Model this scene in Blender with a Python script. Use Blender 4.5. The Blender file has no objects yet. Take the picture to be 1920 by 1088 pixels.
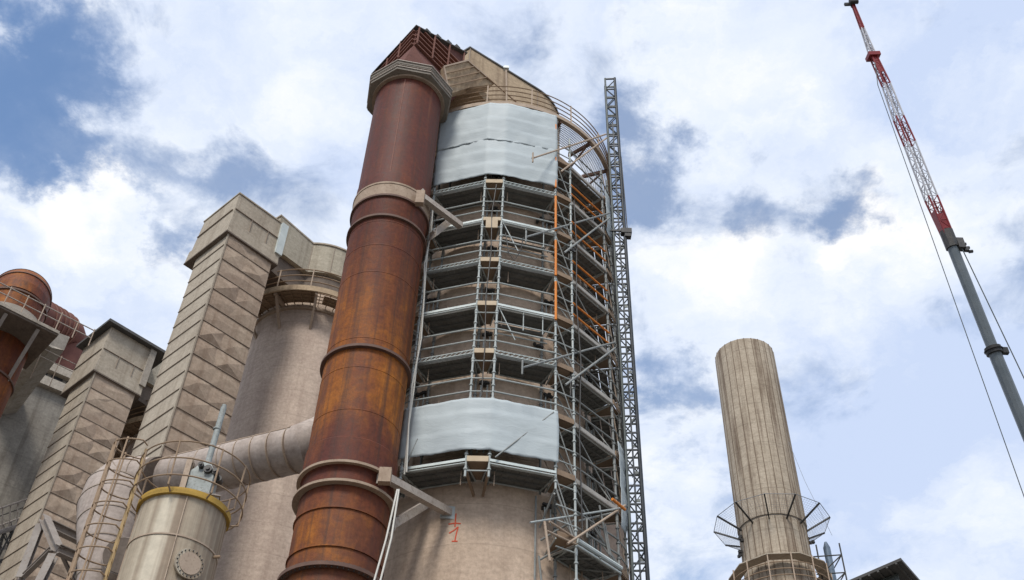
import bpy, math, random
from mathutils import Vector, Matrix, noise
random.seed(11)
R_ = math.radians
sc = bpy.context.scene
col = sc.collection

# ------------------------------------------------------------------ camera
F, CX, CY = 2000.0, 960.0, 544.0
CAM = Vector((0, 0, 1.6))
zc = Vector((80.0, 2084.0, -F)).normalized()            # world up seen from the camera
fwd = Vector((0, 0, -1.0)); yc = (fwd - fwd.dot(zc) * zc).normalized(); xc = yc.cross(zc)
ROT = Matrix((xc, yc, zc))                              # camera -> world
def ray(px, py): return ROT @ Vector(((px - CX) / F, (CY - py) / F, -1.0))
def at(px, py, D):                                      # point at horizontal distance D
    r = ray(px, py); return r * (D / math.hypot(r.x, r.y)) + CAM
def atz(px, py, z):
    r = ray(px, py); return r * ((z - CAM.z) / r.z) + CAM
cam_d = bpy.data.cameras.new('camera'); cam = bpy.data.objects.new('camera', cam_d); col.objects.link(cam)
cam_d.sensor_fit = 'HORIZONTAL'; cam_d.sensor_width = 36; cam_d.lens = 36 * F / 1920
cam_d.clip_end = 5000; cam_d.clip_start = 0.1
cam.matrix_world = Matrix.Translation(CAM) @ ROT.to_4x4()
sc.camera = cam

# ------------------------------------------------------------------ mesh builder
class MB:
    def __init__(s): s.v = []; s.f = []
    def add(s, vs, fs):
        o = len(s.v); s.v += [Vector(p) for p in vs]; s.f += [[i + o for i in f] for f in fs]; return s
    def frame(s, p, q, up=None):
        d = (q - p).normalized()
        if up is None: up = Vector((0, 0, 1)) if abs(d.z) < .95 else Vector((0, 1, 0))
        a = d.cross(up)
        if a.length < 1e-5: a = d.cross(Vector((1, 0, 0)))
        a.normalize(); b = a.cross(d).normalized(); return d, a, b
    def tube(s, p, q, r, n=8, r2=None, caps=True):
        p = Vector(p); q = Vector(q)
        if (q - p).length < 1e-6: return s
        if r2 is None: r2 = r
        d, a, b = s.frame(p, q); vs = []
        for (c, rr) in ((p, r), (q, r2)):
            for i in range(n):
                t = 2 * math.pi * i / n; vs.append(c + a * math.cos(t) * rr + b * math.sin(t) * rr)
        fs = [[i, (i + 1) % n, n + (i + 1) % n, n + i] for i in range(n)]
        if caps: fs += [list(range(n))[::-1], list(range(n, 2 * n))]
        return s.add(vs, fs)
    def path(s, pts, r, n=8, rs=None, caps=True):        # mitred pipe along a polyline
        pts = [Vector(p) for p in pts]; m = len(pts); vs = []; ref = None
        for i, p in enumerate(pts):
            d = (pts[min(i + 1, m - 1)] - pts[max(i - 1, 0)]).normalized()
            if 0 < i < m - 1:
                d = ((pts[i] - pts[i - 1]).normalized() + (pts[i + 1] - pts[i]).normalized()).normalized()
            if ref is None:
                ref = Vector((0, 0, 1)) if abs(d.z) < .9 else Vector((0, 1, 0))
            a = d.cross(ref).normalized(); b = a.cross(d).normalized(); ref = b
            rr = rs[i] if rs else r
            for k in range(n):
                t = 2 * math.pi * k / n; vs.append(p + a * math.cos(t) * rr + b * math.sin(t) * rr)
        fs = []
        for i in range(m - 1):
            for k in range(n):
                fs.append([i * n + k, i * n + (k + 1) % n, (i + 1) * n + (k + 1) % n, (i + 1) * n + k])
        if caps: fs += [list(range(n))[::-1], list(range((m - 1) * n, m * n))]
        return s.add(vs, fs)
    def box(s, c, hx, hy, hz):                           # half-extent vectors
        c = Vector(c); hx, hy, hz = Vector(hx), Vector(hy), Vector(hz)
        vs = [c + hx * i + hy * j + hz * k for k in (-1, 1) for j in (-1, 1) for i in (-1, 1)]
        return s.add(vs, [[0, 2, 3, 1], [4, 5, 7, 6], [0, 1, 5, 4], [2, 6, 7, 3], [0, 4, 6, 2], [1, 3, 7, 5]])
    def bar(s, p, q, w, h, up=None):
        p = Vector(p); q = Vector(q); d, a, b = s.frame(p, q, up)
        return s.box((p + q) / 2, (q - p) / 2, a * w / 2, b * h / 2)
    def ibeam(s, p, q, w, h, t=.02, up=None):
        p = Vector(p); q = Vector(q); d, a, b = s.frame(p, q, up); c = (p + q) / 2; L = (q - p) / 2
        s.box(c + b * (h / 2 - t / 2), L, a * w / 2, b * t / 2); s.box(c - b * (h / 2 - t / 2), L, a * w / 2, b * t / 2)
        return s.box(c, L, a * t / 2, b * (h / 2 - t))
    def prism(s, poly, ext):
        poly = [Vector(p) for p in poly]; ext = Vector(ext); n = len(poly)
        return s.add(poly + [p + ext for p in poly], [list(range(n))[::-1], list(range(n, 2 * n))] + [[i, (i + 1) % n, n + (i + 1) % n, n + i] for i in range(n)])
    def loft(s, A, B, caps=True):
        n = len(A)
        return s.add(list(A) + list(B), [[i, (i + 1) % n, n + (i + 1) % n, n + i] for i in range(n)] + ([list(range(n))[::-1], list(range(n, 2 * n))] if caps else []))
    def lathe(s, c, prof, n=64, a0=0, a1=360, closed=False):
        full = abs(a1 - a0) >= 359.9; m = n if full else n + 1; vs = []
        for (r, z) in prof:
            for i in range(m):
                t = R_(a0 + (a1 - a0) * i / n); vs.append(Vector((c[0] + r * math.sin(t), c[1] - r * math.cos(t), z)))
        fs = []; P = len(prof)
        for k in range(P if closed else P - 1):
            k2 = (k + 1) % P
            for i in range(n):
                j = (i + 1) % m; fs.append([k * m + i, k * m + j, k2 * m + j, k2 * m + i])
        if closed and not full:
            fs += [[k * m for k in range(P)], [k * m + n for k in range(P)][::-1]]
        return s.add(vs, fs)
    def band(s, c, r0, r1, z0, z1, n=64, a0=0, a1=360):
        return s.lathe(c, [(r0, z0), (r1, z0), (r1, z1), (r0, z1)], n, a0, a1, True)
    def hoop(s, c, z, Rr, r, n=40, a0=0, a1=360, k=6):
        prof = [(Rr + r * math.cos(2 * math.pi * i / k), z + r * math.sin(2 * math.pi * i / k)) for i in range(k)]
        return s.lathe(c, prof, n, a0, a1, True)
    def disc(s, c, r, z, n=64):
        return s.add([pol(c, r, 360 * i / n, z) for i in range(n)], [list(range(n))])
    def build(s, name, mat, parent=None, sharp=35, smooth=True):
        base = parent_base(parent)
        me = bpy.data.meshes.new(name)
        me.from_pydata([tuple(p - base) for p in s.v], [], s.f)
        me.materials.append(mat); me.validate()
        import bmesh
        bm = bmesh.new(); bm.from_mesh(me); bmesh.ops.recalc_face_normals(bm, faces=bm.faces); bm.to_mesh(me); bm.free()
        if smooth:
            me.polygons.foreach_set('use_smooth', [True] * len(me.polygons)); me.set_sharp_from_angle(angle=R_(sharp))
        me.update()
        o = bpy.data.objects.new(name, me); col.objects.link(o)
        if parent is not None: o.parent = parent
        return o
BASE = {}
def parent_base(p):
    if p is None: return Vector((0, 0, 0))
    b = Vector((0, 0, 0))
    while p is not None: b += p.location; p = p.parent
    return b
def pol(c, r, deg, z): t = R_(deg); return Vector((c[0] + r * math.sin(t), c[1] - r * math.cos(t), z))
def thing(name, loc, label, cat, group=None, kind=None):
    o = bpy.data.objects.new(name, None); col.objects.link(o); o.location = loc
    o.empty_display_size = .5
    return tag(o, label, cat, group, kind)
def tag(o, label=None, cat=None, group=None, kind=None):
    if label: o['label'] = label
    if cat: o['category'] = cat
    if group: o['group'] = group
    if kind: o['kind'] = kind
    return o
def own(name, mb, mat, label, cat, group=None, kind=None, base=None, **k):   # thing that is one mesh
    o = mb.build(name, mat, None, **k)
    return tag(o, label, cat, group, kind)

# ------------------------------------------------------------------ materials
def lin(c): return tuple(x / 12.92 if x <= .04045 else ((x + .055) / 1.055) ** 2.4 for x in c)
class NT:
    def __init__(s, name):
        s.m = bpy.data.materials.new(name); s.m.use_nodes = True; s.t = s.m.node_tree; s.n = s.t.nodes; s.l = s.t.links
        s.b = s.n['Principled BSDF']; s.tc = s.n.new('ShaderNodeTexCoord')
    def link(s, a, b): s.l.new(a, b)
    def noise(s, scale, detail=6, rough=.6, sq=(1, 1, 1), dist=0.0, off=(0, 0, 0)):
        mp = s.n.new('ShaderNodeMapping'); mp.inputs['Scale'].default_value = sq; mp.inputs['Location'].default_value = off
        s.link(s.tc.outputs['Object'], mp.inputs['Vector'])
        t = s.n.new('ShaderNodeTexNoise'); t.inputs['Scale'].default_value = scale; t.inputs['Detail'].default_value = detail
        t.inputs['Roughness'].default_value = rough; t.inputs['Distortion'].default_value = dist
        s.link(mp.outputs[0], t.inputs['Vector']); return t.outputs['Fac']
    def ramp(s, fac, stops, interp='LINEAR'):
        r = s.n.new('ShaderNodeValToRGB'); r.color_ramp.interpolation = interp; e = r.color_ramp.elements
        while len(e) < len(stops): e.new(.5)
        for k, (p, c) in zip(e, stops):
            k.position = p; k.color = (c, c, c, 1) if isinstance(c, (int, float)) else (*c[:3], 1)
        s.link(fac, r.inputs['Fac']); return r.outputs['Color']
    def mix(s, fac, a, b, mode='MIX'):
        m = s.n.new('ShaderNodeMix'); m.data_type = 'RGBA'; m.blend_type = mode
        for sock, v in ((m.inputs[0], fac), (m.inputs[6], a), (m.inputs[7], b)):
            if hasattr(v, 'links'): s.link(v, sock)
            elif isinstance(v, (int, float)): sock.default_value = v
            else: sock.default_value = (*v[:3], 1)
        return m.outputs[2]
    def math(s, op, a, b=0.0, c=0.0, clamp=False):
        m = s.n.new('ShaderNodeMath'); m.operation = op; m.use_clamp = clamp
        for i, v in enumerate((a, b, c)):
            if hasattr(v, 'links'): s.link(v, m.inputs[i])
            else: m.inputs[i].default_value = v
        return m.outputs[0]
    def xyz(s):
        q = s.n.new('ShaderNodeSeparateXYZ'); s.link(s.tc.outputs['Object'], q.inputs[0]); return q.outputs
    def done(s, colr, rough=.8, metal=0.0, bump=None, bs=.3, bd=.02, spec=.3):
        if hasattr(colr, 'links'): s.link(colr, s.b.inputs['Base Color'])
        else: s.b.inputs['Base Color'].default_value = (*colr[:3], 1)
        if hasattr(rough, 'links'): s.link(rough, s.b.inputs['Roughness'])
        else: s.b.inputs['Roughness'].default_value = rough
        s.b.inputs['Metallic'].default_value = metal; s.b.inputs['Specular IOR Level'].default_value = spec
        if bump is not None:
            bn = s.n.new('ShaderNodeBump'); bn.inputs['Strength'].default_value = bs; bn.inputs['Distance'].default_value = bd
            s.link(bump, bn.inputs['Height']); s.link(bn.outputs[0], s.b.inputs['Normal'])
        return s.m
def concrete(name, a, b, dirt, lift=1.25, streak=1.0, linedark=.8, bs=.25):
    t = NT(name)
    n1 = t.noise(.5, 8, .62); n2 = t.noise(1.0, 6, .65, (2.2, 2.2, .12)); n3 = t.noise(9, 8, .7); n4 = t.noise(2.2, 5, .6, (1, 1, 3))
    c = t.mix(t.ramp(n1, [(.3, 0), (.7, 1)]), a, b)
    c = t.mix(t.math('MULTIPLY', t.ramp(n2, [(.48, 0), (.72, 1)]), .55 * streak), c, dirt)
    c = t.mix(t.ramp(n4, [(.3, .28), (.6, 0)]), c, dirt)
    c = t.mix(.55, c, t.ramp(n3, [(.25, .45), (.75, 1.25)]), 'MULTIPLY')
    z = t.xyz()[2]
    fr = t.math('FRACT', t.math('DIVIDE', t.math('ADD', z, t.math('MULTIPLY', n4, .1)), lift))
    ln = t.math('MULTIPLY', t.math('LESS_THAN', fr, .03), t.math('MULTIPLY', n1, 1.3))
    c = t.mix(ln, c, t.mix(1, c, (linedark,) * 3, 'MULTIPLY'))
    return t.done(c, .88, 0, n3, bs, .03, .2)
def metal(name, a, b, rough=.5, met=.0, scale=3, bs=.1, dirt=None, dl=(.55, .75)):
    t = NT(name); n1 = t.noise(scale, 6, .65); n2 = t.noise(scale * 5, 5, .7)
    c = t.mix(t.ramp(n1, [(.3, 0), (.7, 1)]), a, b)
    if dirt is not None: c = t.mix(t.ramp(n2, [(dl[0], 0), (dl[1], .9)]), c, dirt)
    return t.done(c, t.math('ADD', rough - .1, t.math('MULTIPLY', n2, .25)), met, n2, bs, .01, .4)

M = {}
M['silo'] = concrete('tan_concrete', (.49, .375, .285), (.60, .47, .365), (.29, .21, .155), 1.3, .9, .78)
M['silo_far'] = concrete('dusty_brown_concrete', (.46, .365, .305), (.57, .465, .385), (.27, .20, .165), 1.3, 1.0, .82)
M['grey_conc'] = concrete('grey_stained_concrete', (.20, .18, .155), (.31, .285, .245), (.10, .085, .07), 2.0, 1.3, .8)
M['beam_conc'] = concrete('pale_beam_concrete', (.36, .32, .27), (.46, .41, .35), (.17, .14, .11), 5, 1)
M['chimney'] = concrete('chimney_concrete', (.36, .30, .23), (.50, .43, .34), (.13, .088, .06), 1.6, 2.0, .7)
M['clad_light'] = concrete('dusty_pale_cladding', (.40, .345, .275), (.50, .44, .355), (.22, .17, .125), 50, 1.0, 1, .1)
M['clad_brown'] = concrete('brown_dusty_cladding', (.41, .315, .245), (.52, .42, .325), (.22, .14, .095), 50, 1.0, 1, .1)
M['hood'] = concrete('beige_sheet_hood', (.44, .335, .225), (.52, .405, .28), (.16, .105, .07), 60, 1.5, 1, .12)
M['hood_far'] = concrete('grey_beige_sheet_hood', (.40, .36, .28), (.48, .43, .345), (.2, .165, .125), 60, 1.3, 1, .12)
M['dark_clad'] = concrete('dark_dusty_shaded_sheet', (.15, .12, .10), (.21, .17, .14), (.07, .055, .045), 60, 1, 1, .1)  # dark sheet; also paints shade in the silo throats and pipe mouths
M['pipe'] = concrete('dust_covered_pipe', (.40, .34, .30), (.50, .43, .385), (.20, .15, .125), 60, .9, 1, .12)
M['dust_steel'] = metal('dust_covered_steel', (.42, .33, .25), (.33, .25, .19), .75, 0, 3, .1, (.14, .09, .06))
M['dust_joint'] = metal('dusty_joint_strip', (.24, .19, .15), (.31, .25, .20), .8, 0, 3)
M['chim_seam'] = metal('stained_seam', (.12, .085, .06), (.22, .17, .12), .85, 0, 1.2)
M['frame_steel'] = metal('grey_frame_steel', (.23, .20, .18), (.33, .295, .265), .65, 0, 2, .1, (.2, .13, .09))
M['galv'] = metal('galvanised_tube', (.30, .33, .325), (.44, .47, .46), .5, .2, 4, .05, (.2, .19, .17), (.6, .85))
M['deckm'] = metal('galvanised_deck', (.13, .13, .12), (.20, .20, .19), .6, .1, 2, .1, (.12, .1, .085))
M['galv_shaded'] = metal('shaded_galvanised_tube', (.17, .18, .175), (.28, .29, .28), .6, .1, 4, .05, (.10, .09, .08), (.55, .8))  # galvanised tube with the shade of right and inner sides in its colour
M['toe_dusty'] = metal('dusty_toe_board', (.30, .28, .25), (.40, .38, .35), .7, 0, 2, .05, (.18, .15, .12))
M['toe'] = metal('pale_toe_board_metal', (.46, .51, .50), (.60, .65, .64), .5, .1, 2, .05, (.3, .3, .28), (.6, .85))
M['coupler'] = metal('dark_steel_coupler', (.045, .045, .045), (.09, .085, .08), .5, .5, 6)
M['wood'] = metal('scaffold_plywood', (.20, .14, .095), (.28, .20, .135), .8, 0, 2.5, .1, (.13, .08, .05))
M['wood_lit'] = metal('lit_timber_board', (.44, .345, .235), (.53, .43, .31), .75, 0, 3, .1, (.3, .2, .12), (.6, .9))  # timber with daylight put into its colour, for the middle gap
M['orange'] = metal('orange_painted_tube', (.72, .24, .02), (.60, .17, .015), .5, 0, 3, .05, (.3, .1, .02), (.6, .9))
M['dark_steel'] = metal('dark_mast_steel', (.016, .02, .026), (.035, .042, .05), .5, .2, 3, .05, (.09, .085, .08), (.62, .8))
M['mast_grey'] = metal('grey_mast_steel', (.065, .078, .078), (.12, .135, .132), .5, .2, 3, .05, (.07, .06, .05), (.55, .8))
M['tan_flange'] = metal('dusty_tan_flange', (.38, .29, .215), (.26, .185, .13), .75, 0, 3, .1, (.12, .06, .04))
M['dark_flange'] = metal('rust_black_flange', (.09, .05, .04), (.15, .085, .06), .7, 0, 3, .1, (.3, .2, .14), (.6, .9))
M['collar'] = metal('grey_brown_collar', (.17, .15, .125), (.24, .21, .175), .8, 0, 2, .1, (.13, .09, .07))
M['bracket'] = metal('pale_bracket_steel', (.34, .29, .25), (.44, .39, .34), .6, 0, 2, .1, (.16, .11, .08), (.5, .75))
M['yellow'] = metal('yellow_painted_rim', (.45, .28, .05), (.36, .22, .04), .7, 0, 3, .05, (.25, .15, .05), (.55, .8))
M['yellow_dust'] = metal('dusty_yellow_steel', (.42, .29, .12), (.36, .25, .14), .7, 0, 4, .05, (.18, .11, .06))
M['tube_rust'] = metal('dusty_brown_rail', (.33, .235, .155), (.25, .17, .11), .75, 0, 5, .05, (.12, .07, .04))
M['green_grey'] = metal('grey_green_machine_paint', (.235, .255, .245), (.34, .365, .355), .65, .1, 4, .05, (.14, .12, .10), (.5, .75))
M['white_line'] = metal('pale_rope', (.55, .53, .48), (.62, .6, .55), .8)
M['red'] = metal('red_boom_paint', (.24, .022, .026), (.17, .016, .018), .4, 0, 2)
M['boom_white'] = metal('white_boom_paint', (.50, .50, .53), (.40, .40, .43), .45, 0, 2, .05, (.2, .1, .1), (.6, .8))
M['boom_grey'] = metal('grey_boom_paint', (.085, .105, .12), (.13, .15, .165), .42, .1, .9, .05, (.075, .085, .09), (.55, .8))
M['black'] = metal('black_steel', (.02, .02, .022), (.04, .038, .036), .5, .2, 3)
M['roof_dark'] = metal('dark_weathered_roof', (.06, .058, .055), (.10, .095, .09), .7, 0, 2)
M['mesh_wire'] = metal('grey_wire', (.22, .235, .26), (.30, .31, .33), .5, .3, 4)
M['paint_red'] = metal('red_spray_paint', (.55, .07, .025), (.5, .06, .02), .7, 0, 6)
M['blue_steel'] = metal('blue_grey_steel', (.11, .15, .21), (.17, .22, .28), .5, .2, 3)

def sheet_mat():
    t = NT('white_shrink_sheet'); n1 = t.noise(.8, 6, .6); n2 = t.noise(2.0, 6, .65, (.5, .5, 3.2)); n3 = t.noise(14, 5, .7)
    c = t.mix(t.ramp(n1, [(.3, 0), (.7, 1)]), (.38, .425, .445), (.44, .49, .505))
    c = t.mix(t.ramp(n2, [(.58, 0), (.82, .35)]), c, (.38, .40, .41))
    c = t.mix(t.ramp(n3, [(.66, 0), (.75, .35)]), c, (.36, .35, .33))
    n7 = t.noise(1.6, 5, .6, (.8, .8, 2.2), dist=1.2, off=(4, 4, 4)); cre = t.math('ABSOLUTE', t.math('SUBTRACT', n7, .5))
    h = t.math('ADD', t.math('MULTIPLY', n2, .22), t.math('MULTIPLY', cre, -3.4, 0, False))
    return t.done(c, .55, 0, h, .13, .05, .25)
M['sheet'] = sheet_mat()

def rust_mat(name, zst, orange_bias=0.0):
    """old steel shell: bare rust in bands and clouds; zst = (height, share of fresh orange rust)"""
    t = NT(name); n1 = t.noise(.42, 7, .62, dist=.6); n2 = t.noise(1.1, 7, .68, (1.6, 1.6, .22)); n3 = t.noise(7, 8, .72); n4 = t.noise(.16, 4, .5, off=(5, 3, 1))
    z = t.xyz()[2]
    z0, z1 = zst[0][0], zst[-1][0]
    zn = t.math('DIVIDE', t.math('SUBTRACT', t.math('ADD', z, t.math('MULTIPLY', t.math('SUBTRACT', n1, .5), 3.2)), z0), z1 - z0)
    base = t.ramp(zn, [((h - z0) / (z1 - z0), v) for h, v in zst])
    n5 = t.noise(1.0, 6, .7, (4.5, 4.5, .10), off=(3, 1, 2)); n6 = t.noise(2.6, 6, .65, dist=.8)
    k = t.math('ADD', base, t.math('MULTIPLY', t.math('SUBTRACT', n2, .5), .9))
    k = t.math('ADD', k, t.math('MULTIPLY', t.math('SUBTRACT', n6, .5), .5))
    k = t.math('ADD', k, t.math('MULTIPLY', t.math('SUBTRACT', n1, .5), 1.3), clamp=True)
    c = t.ramp(k, [(0, (.105, .030, .021)), (.28, (.135, .038, .018)), (.5, (.185, .057, .019)), (.72, (.28, .090, .014)), (1, (.40, .140, .018))])
    c = t.mix(.8, c, t.ramp(n3, [(.25, .42), (.75, 1.35)]), 'MULTIPLY')
    c = t.mix(t.ramp(n5, [(.49, 0), (.68, .72)]), c, (.055, .027, .020))
    c = t.mix(t.ramp(n5, [(.26, .30), (.40, 0)]), c, (.27, .12, .055))
    c = t.mix(t.ramp(n4, [(.56, 0), (.74, .4)]), c, (.11, .065, .05))
    return t.done(c, t.math('ADD', .46, t.math('MULTIPLY', n3, .3)), 0, t.math('ADD', n3, t.math('MULTIPLY', n6, .8)), .35, .03, .2)
M['rust'] = rust_mat('rusted_shell', [(12, .25), (14.5, .42), (16.0, .6), (17.3, .10), (18.6, .35), (19.5, .68), (22.5, .66), (23.4, .62), (24.6, .44), (26.0, .30), (28, .12), (30, .06), (36, .05)])
M['rust_left'] = rust_mat('orange_rusted_shell', [(10, .5), (30, .6), (36, .35), (41, .6)])
M['rust_dark'] = metal('maroon_rust_sheet', (.115, .042, .034), (.155, .06, .045), .8, 0, 1.5, .15, (.06, .03, .025))
M['rust_rib'] = metal('maroon_rust_rib', (.17, .075, .055), (.22, .10, .075), .8, 0, 2, .1, (.09, .04, .03))
def tank_mat():
    t = NT('streaked_steel_shell'); n1 = t.noise(1.0, 6, .6, (3.6, 3.6, .05)); n2 = t.noise(6, 7, .7); n3 = t.noise(.9, 4, .5, (4.0, 4.0, .04), off=(2, 7, 0))
    c = t.mix(t.ramp(n1, [(.38, 0), (.6, 1)]), (.47, .40, .30), (.24, .18, .125))  # vertical light and dark bands put metal reflections into the colour
    c = t.mix(t.ramp(n3, [(.52, 0), (.64, .8)]), c, (.58, .52, .41))
    c = t.mix(.5, c, t.ramp(n2, [(.25, .55), (.75, 1.2)]), 'MULTIPLY')
    return t.done(c, .58, .08, n2, .1, .02, .4)
M['tank'] = tank_mat()
def ground_mat():
    t = NT('yard_concrete'); n1 = t.noise(.3, 8, .6); n2 = t.noise(8, 6, .7)
    c = t.mix(n1, (.13, .12, .105), (.20, .185, .165)); c = t.mix(.5, c, t.ramp(n2, [(.3, .6), (.7, 1.1)]), 'MULTIPLY')
    return t.done(c, .9, 0, n2, .3, .02, .2)
M['ground'] = ground_mat()

# ------------------------------------------------------------------ ground
g = MB().add([(-2500, -2500, 0), (2500, -2500, 0), (2500, 2500, 0), (-2500, 2500, 0)], [[0, 1, 2, 3]])
o = g.build('ground', M['ground']); o['kind'] = 'structure'

# ------------------------------------------------------------------ main silo tower
T = (-.62, 29.62)
TR = 3.55
tw = thing('silo_tower', (T[0], T[1], 0), 'tall beige concrete tower wrapped in scaffolding, with a curved beige hood on top', 'silo')
MB().lathe(T, [(TR, 0), (TR, 34.9), (2.5, 35.55), (0.1, 35.6)], 128).build('shell', M['silo'], tw)
# hood: round wall plus straight duct walls towards the rusty head
U = Vector((-.60, -.80, 0)); NN = Vector((.80, -.60, 0))     # U runs from tower to head, NN to its right side
def hood_outline(c, r, w, s, n=48, taper=True):
    """plan outline: circle of radius r with a tapering duct along U, tangent to the circle, half width w at distance s"""
    a_u = math.degrees(math.atan2(U.x, -U.y)); L = math.hypot(s, w)
    half = math.degrees(math.acos(r / L)) + math.degrees(math.atan2(w, s)) if taper else math.degrees(math.asin(w / r))
    pts = [pol(c, r, a_u + half + (360 - 2 * half) * i / n, 0) for i in range(n + 1)]
    e = Vector((c[0], c[1], 0)) + U * s; A, B = e + NN * w, e - NN * w
    if (pts[-1] - A).length > (pts[-1] - B).length: A, B = B, A
    return pts + [A, B]
def hood(parent, c, r, w, s, z0r, z0d, z1, wall_m, lip, seams, name='hood', taper=True):
    mb = MB(); pts = hood_outline(c, r, w, s, 48, taper); n = len(pts)
    lo = []
    for p in pts:
        d = (Vector((p.x, p.y, 0)) - Vector((c[0], c[1], 0))).dot(U)
        k = min(1, max(0, (d - r * .5) / (s - r * .5))) if s > r * .5 else 0
        lo.append(Vector((p.x, p.y, z0r + (z0d - z0r) * k)))
    hi = [Vector((p.x, p.y, z1)) for p in pts]
    mb.loft(lo, hi)
    h = mb.build(name, wall_m, parent)
    mb = MB()                                         # roof lip
    cc = Vector((c[0], c[1], 0))
    out = [Vector((p.x, p.y, z1 + .003)) + (Vector((p.x, p.y, 0)) - cc).normalized() * .06 for p in pts]
    mb.prism(out, (0, 0, .09)); mb.build('roof', lip, h)
    mb = MB()
    for i in range(0, n, seams):                      # standing seams
        p = pts[i]; d = (Vector((p.x, p.y, 0)) - cc).normalized() * .012
        mb.bar(lo[i] + d, hi[i] + d, .03, .02, d)
    mb.build('seam', M['dust_joint'], h)
    return h
HD = hood(tw, T, 2.47, 1.2, 4.15, 35.5, 37.9, 40.2, M['hood'], M['roof_dark'], 5)
# ribbed inclined plate at the foot of the connecting duct
pp = [at(831.5, 126, 24.3), at(876, 114.5, 24.8), at(926, 158, 25.7), at(880, 164, 25.2), at(841, 177, 24.6)]
pn = (pp[1] - pp[0]).cross(pp[4] - pp[0]).normalized()
if pn.y > 0: pn = -pn
plate = MB().prism(pp, -pn * .5).build('inclined_plate', M['hood'], tw)
mb = MB()
for k in (.25, .48, .72):
    a = pp[0].lerp(pp[4], k); b = pp[1].lerp(pp[2], k)
    mid = (a + b) / 2
    mb.bar(a + pn * .02, mid + pn * .02 , .035, .05, pn); mb.bar(mid + pn * .02, b + pn * .02, .035, .05, pn)
mb.build('rib', M['tube_rust'], plate)
mb = MB()
for a, b in ((0, 1), (1, 2), (0, 4)): mb.bar(pp[a] + pn * .02, pp[b] + pn * .02, .06, .07, pn)
mb.build('edge_angle', M['dust_steel'], plate)
MB().tube(at(908, 140, 25.4), at(972, 195, 25.6), .035).build('pipe', M['tube_rust'], tw)
# small lamp box on a pole
mb = MB(); lp = at(950, 200, 25.0); lq = at(949, 131, 25.1)
mb.tube(lp, lq, .035); pole = mb.build('lamp_pole', M['dust_steel'], tw)
MB().box(lq + Vector((0, 0, .1)), (.11, 0, 0), (0, .09, 0), (0, 0, .07)).build('lamp_head', M['toe'], pole)
# walkway ring
RZ = 35.62; RR = 4.63; A0, A1 = -32, 212
wk = MB().band(T, RR - .035, RR + .03, RZ - .10, RZ + .10, 90, A0, A1).band(T, RR - .13, RR - .038, RZ - .098, RZ - .05, 90, A0, A1).build('walkway_ring', M['dust_steel'], tw)
mb = MB()
r = TR + .1
while r < RR - .1:
    mb.band(T, r - .006, r + .006, RZ - .045, RZ - .015, 70, A0 + .5, A1 - .5); r += .085
for i in range(int((A1 - A0) * 1.2)):
    a = A0 + i / 1.2 + .2
    mb.bar(pol(T, TR + .06, a, RZ - .05), pol(T, RR - .05, a, RZ - .05), .010, .02)
mb.build('grating', M['mesh_wire'], tw)
# solid chequer plate over the front part of the walkway, where the picture shows no gaps
MB().band(T, TR + .02, RR - .04, RZ - .012, RZ - .002, 40, A0, 27).build('floor_plate', M['dust_steel'], tw)
for a in range(-30, 212, 20):
    mb = MB(); mb.bar(pol(T, TR - .02, a, RZ - .16), pol(T, RR - .04, a, RZ - .16), .09, .16)
    mb.bar(pol(T, TR - .02, a, RZ - 1.0), pol(T, RR - .25, a, RZ - .25), .06, .06); mb.build('walkway_bracket', M['dark_flange'], tw)
for z in (.30, .58, .86, 1.15):
    MB().hoop(T, RZ + z, RR - .02, .024, 90, A0, A1).build('handrail', M['tube_rust'] if z > 0 else M['galv'], tw)
for a in list(range(-30, 212, 22)) + [-32]:
    MB().bar(pol(T, RR - .02, a, RZ + .1), pol(T, RR - .02, a, RZ + 1.2), .05, .05).build('railing_post', M['dust_steel'], tw)
mb = MB()                                             # end gate of the walkway beside the duct
e0 = pol(T, RR - .02, A0, RZ); e1 = pol(T, RR + .05, A0 - 5.5, RZ - .1)
for z in (.05, .45, .8, 1.15): mb.tube(e0 + Vector((0, 0, z)), e1 + Vector((0, 0, z)), .025)
mb.tube(e1 - Vector((0, 0, .1)), e1 + Vector((0, 0, 1.25)), .03); mb.tube(e0, e0 + Vector((0, 0, 1.7)), .035)
mb.build('end_gate', M['dust_steel'], tw)
# sprayed mark on the shell
def on_shell(px, py, r=TR + .006):
    q = ray(px, py); d = Vector((q.x, q.y)); a = d.dot(d); c2 = Vector(T); b = d.dot(c2)
    t = (b - math.sqrt(b * b - a * (c2.dot(c2) - r * r))) / a; return q * t + CAM
mb = MB()
for st in (((855, 963), (853, 988)), ((841, 983), (853, 981), (864, 982)), ((842, 1000), (852, 994), (859, 988)), ((859, 988), (855, 1004), (853, 1014)), ((847, 1015), (858, 1015))):
    for a, b in zip(st, st[1:]):
        A, B = on_shell(*a), on_shell(*b); nrm = Vector((A.x - T[0], A.y - T[1], 0)).normalized()
        mb.bar(A, B, .035, .008, nrm)
mb.build('sprayed_mark', M['paint_red'], tw)

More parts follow.
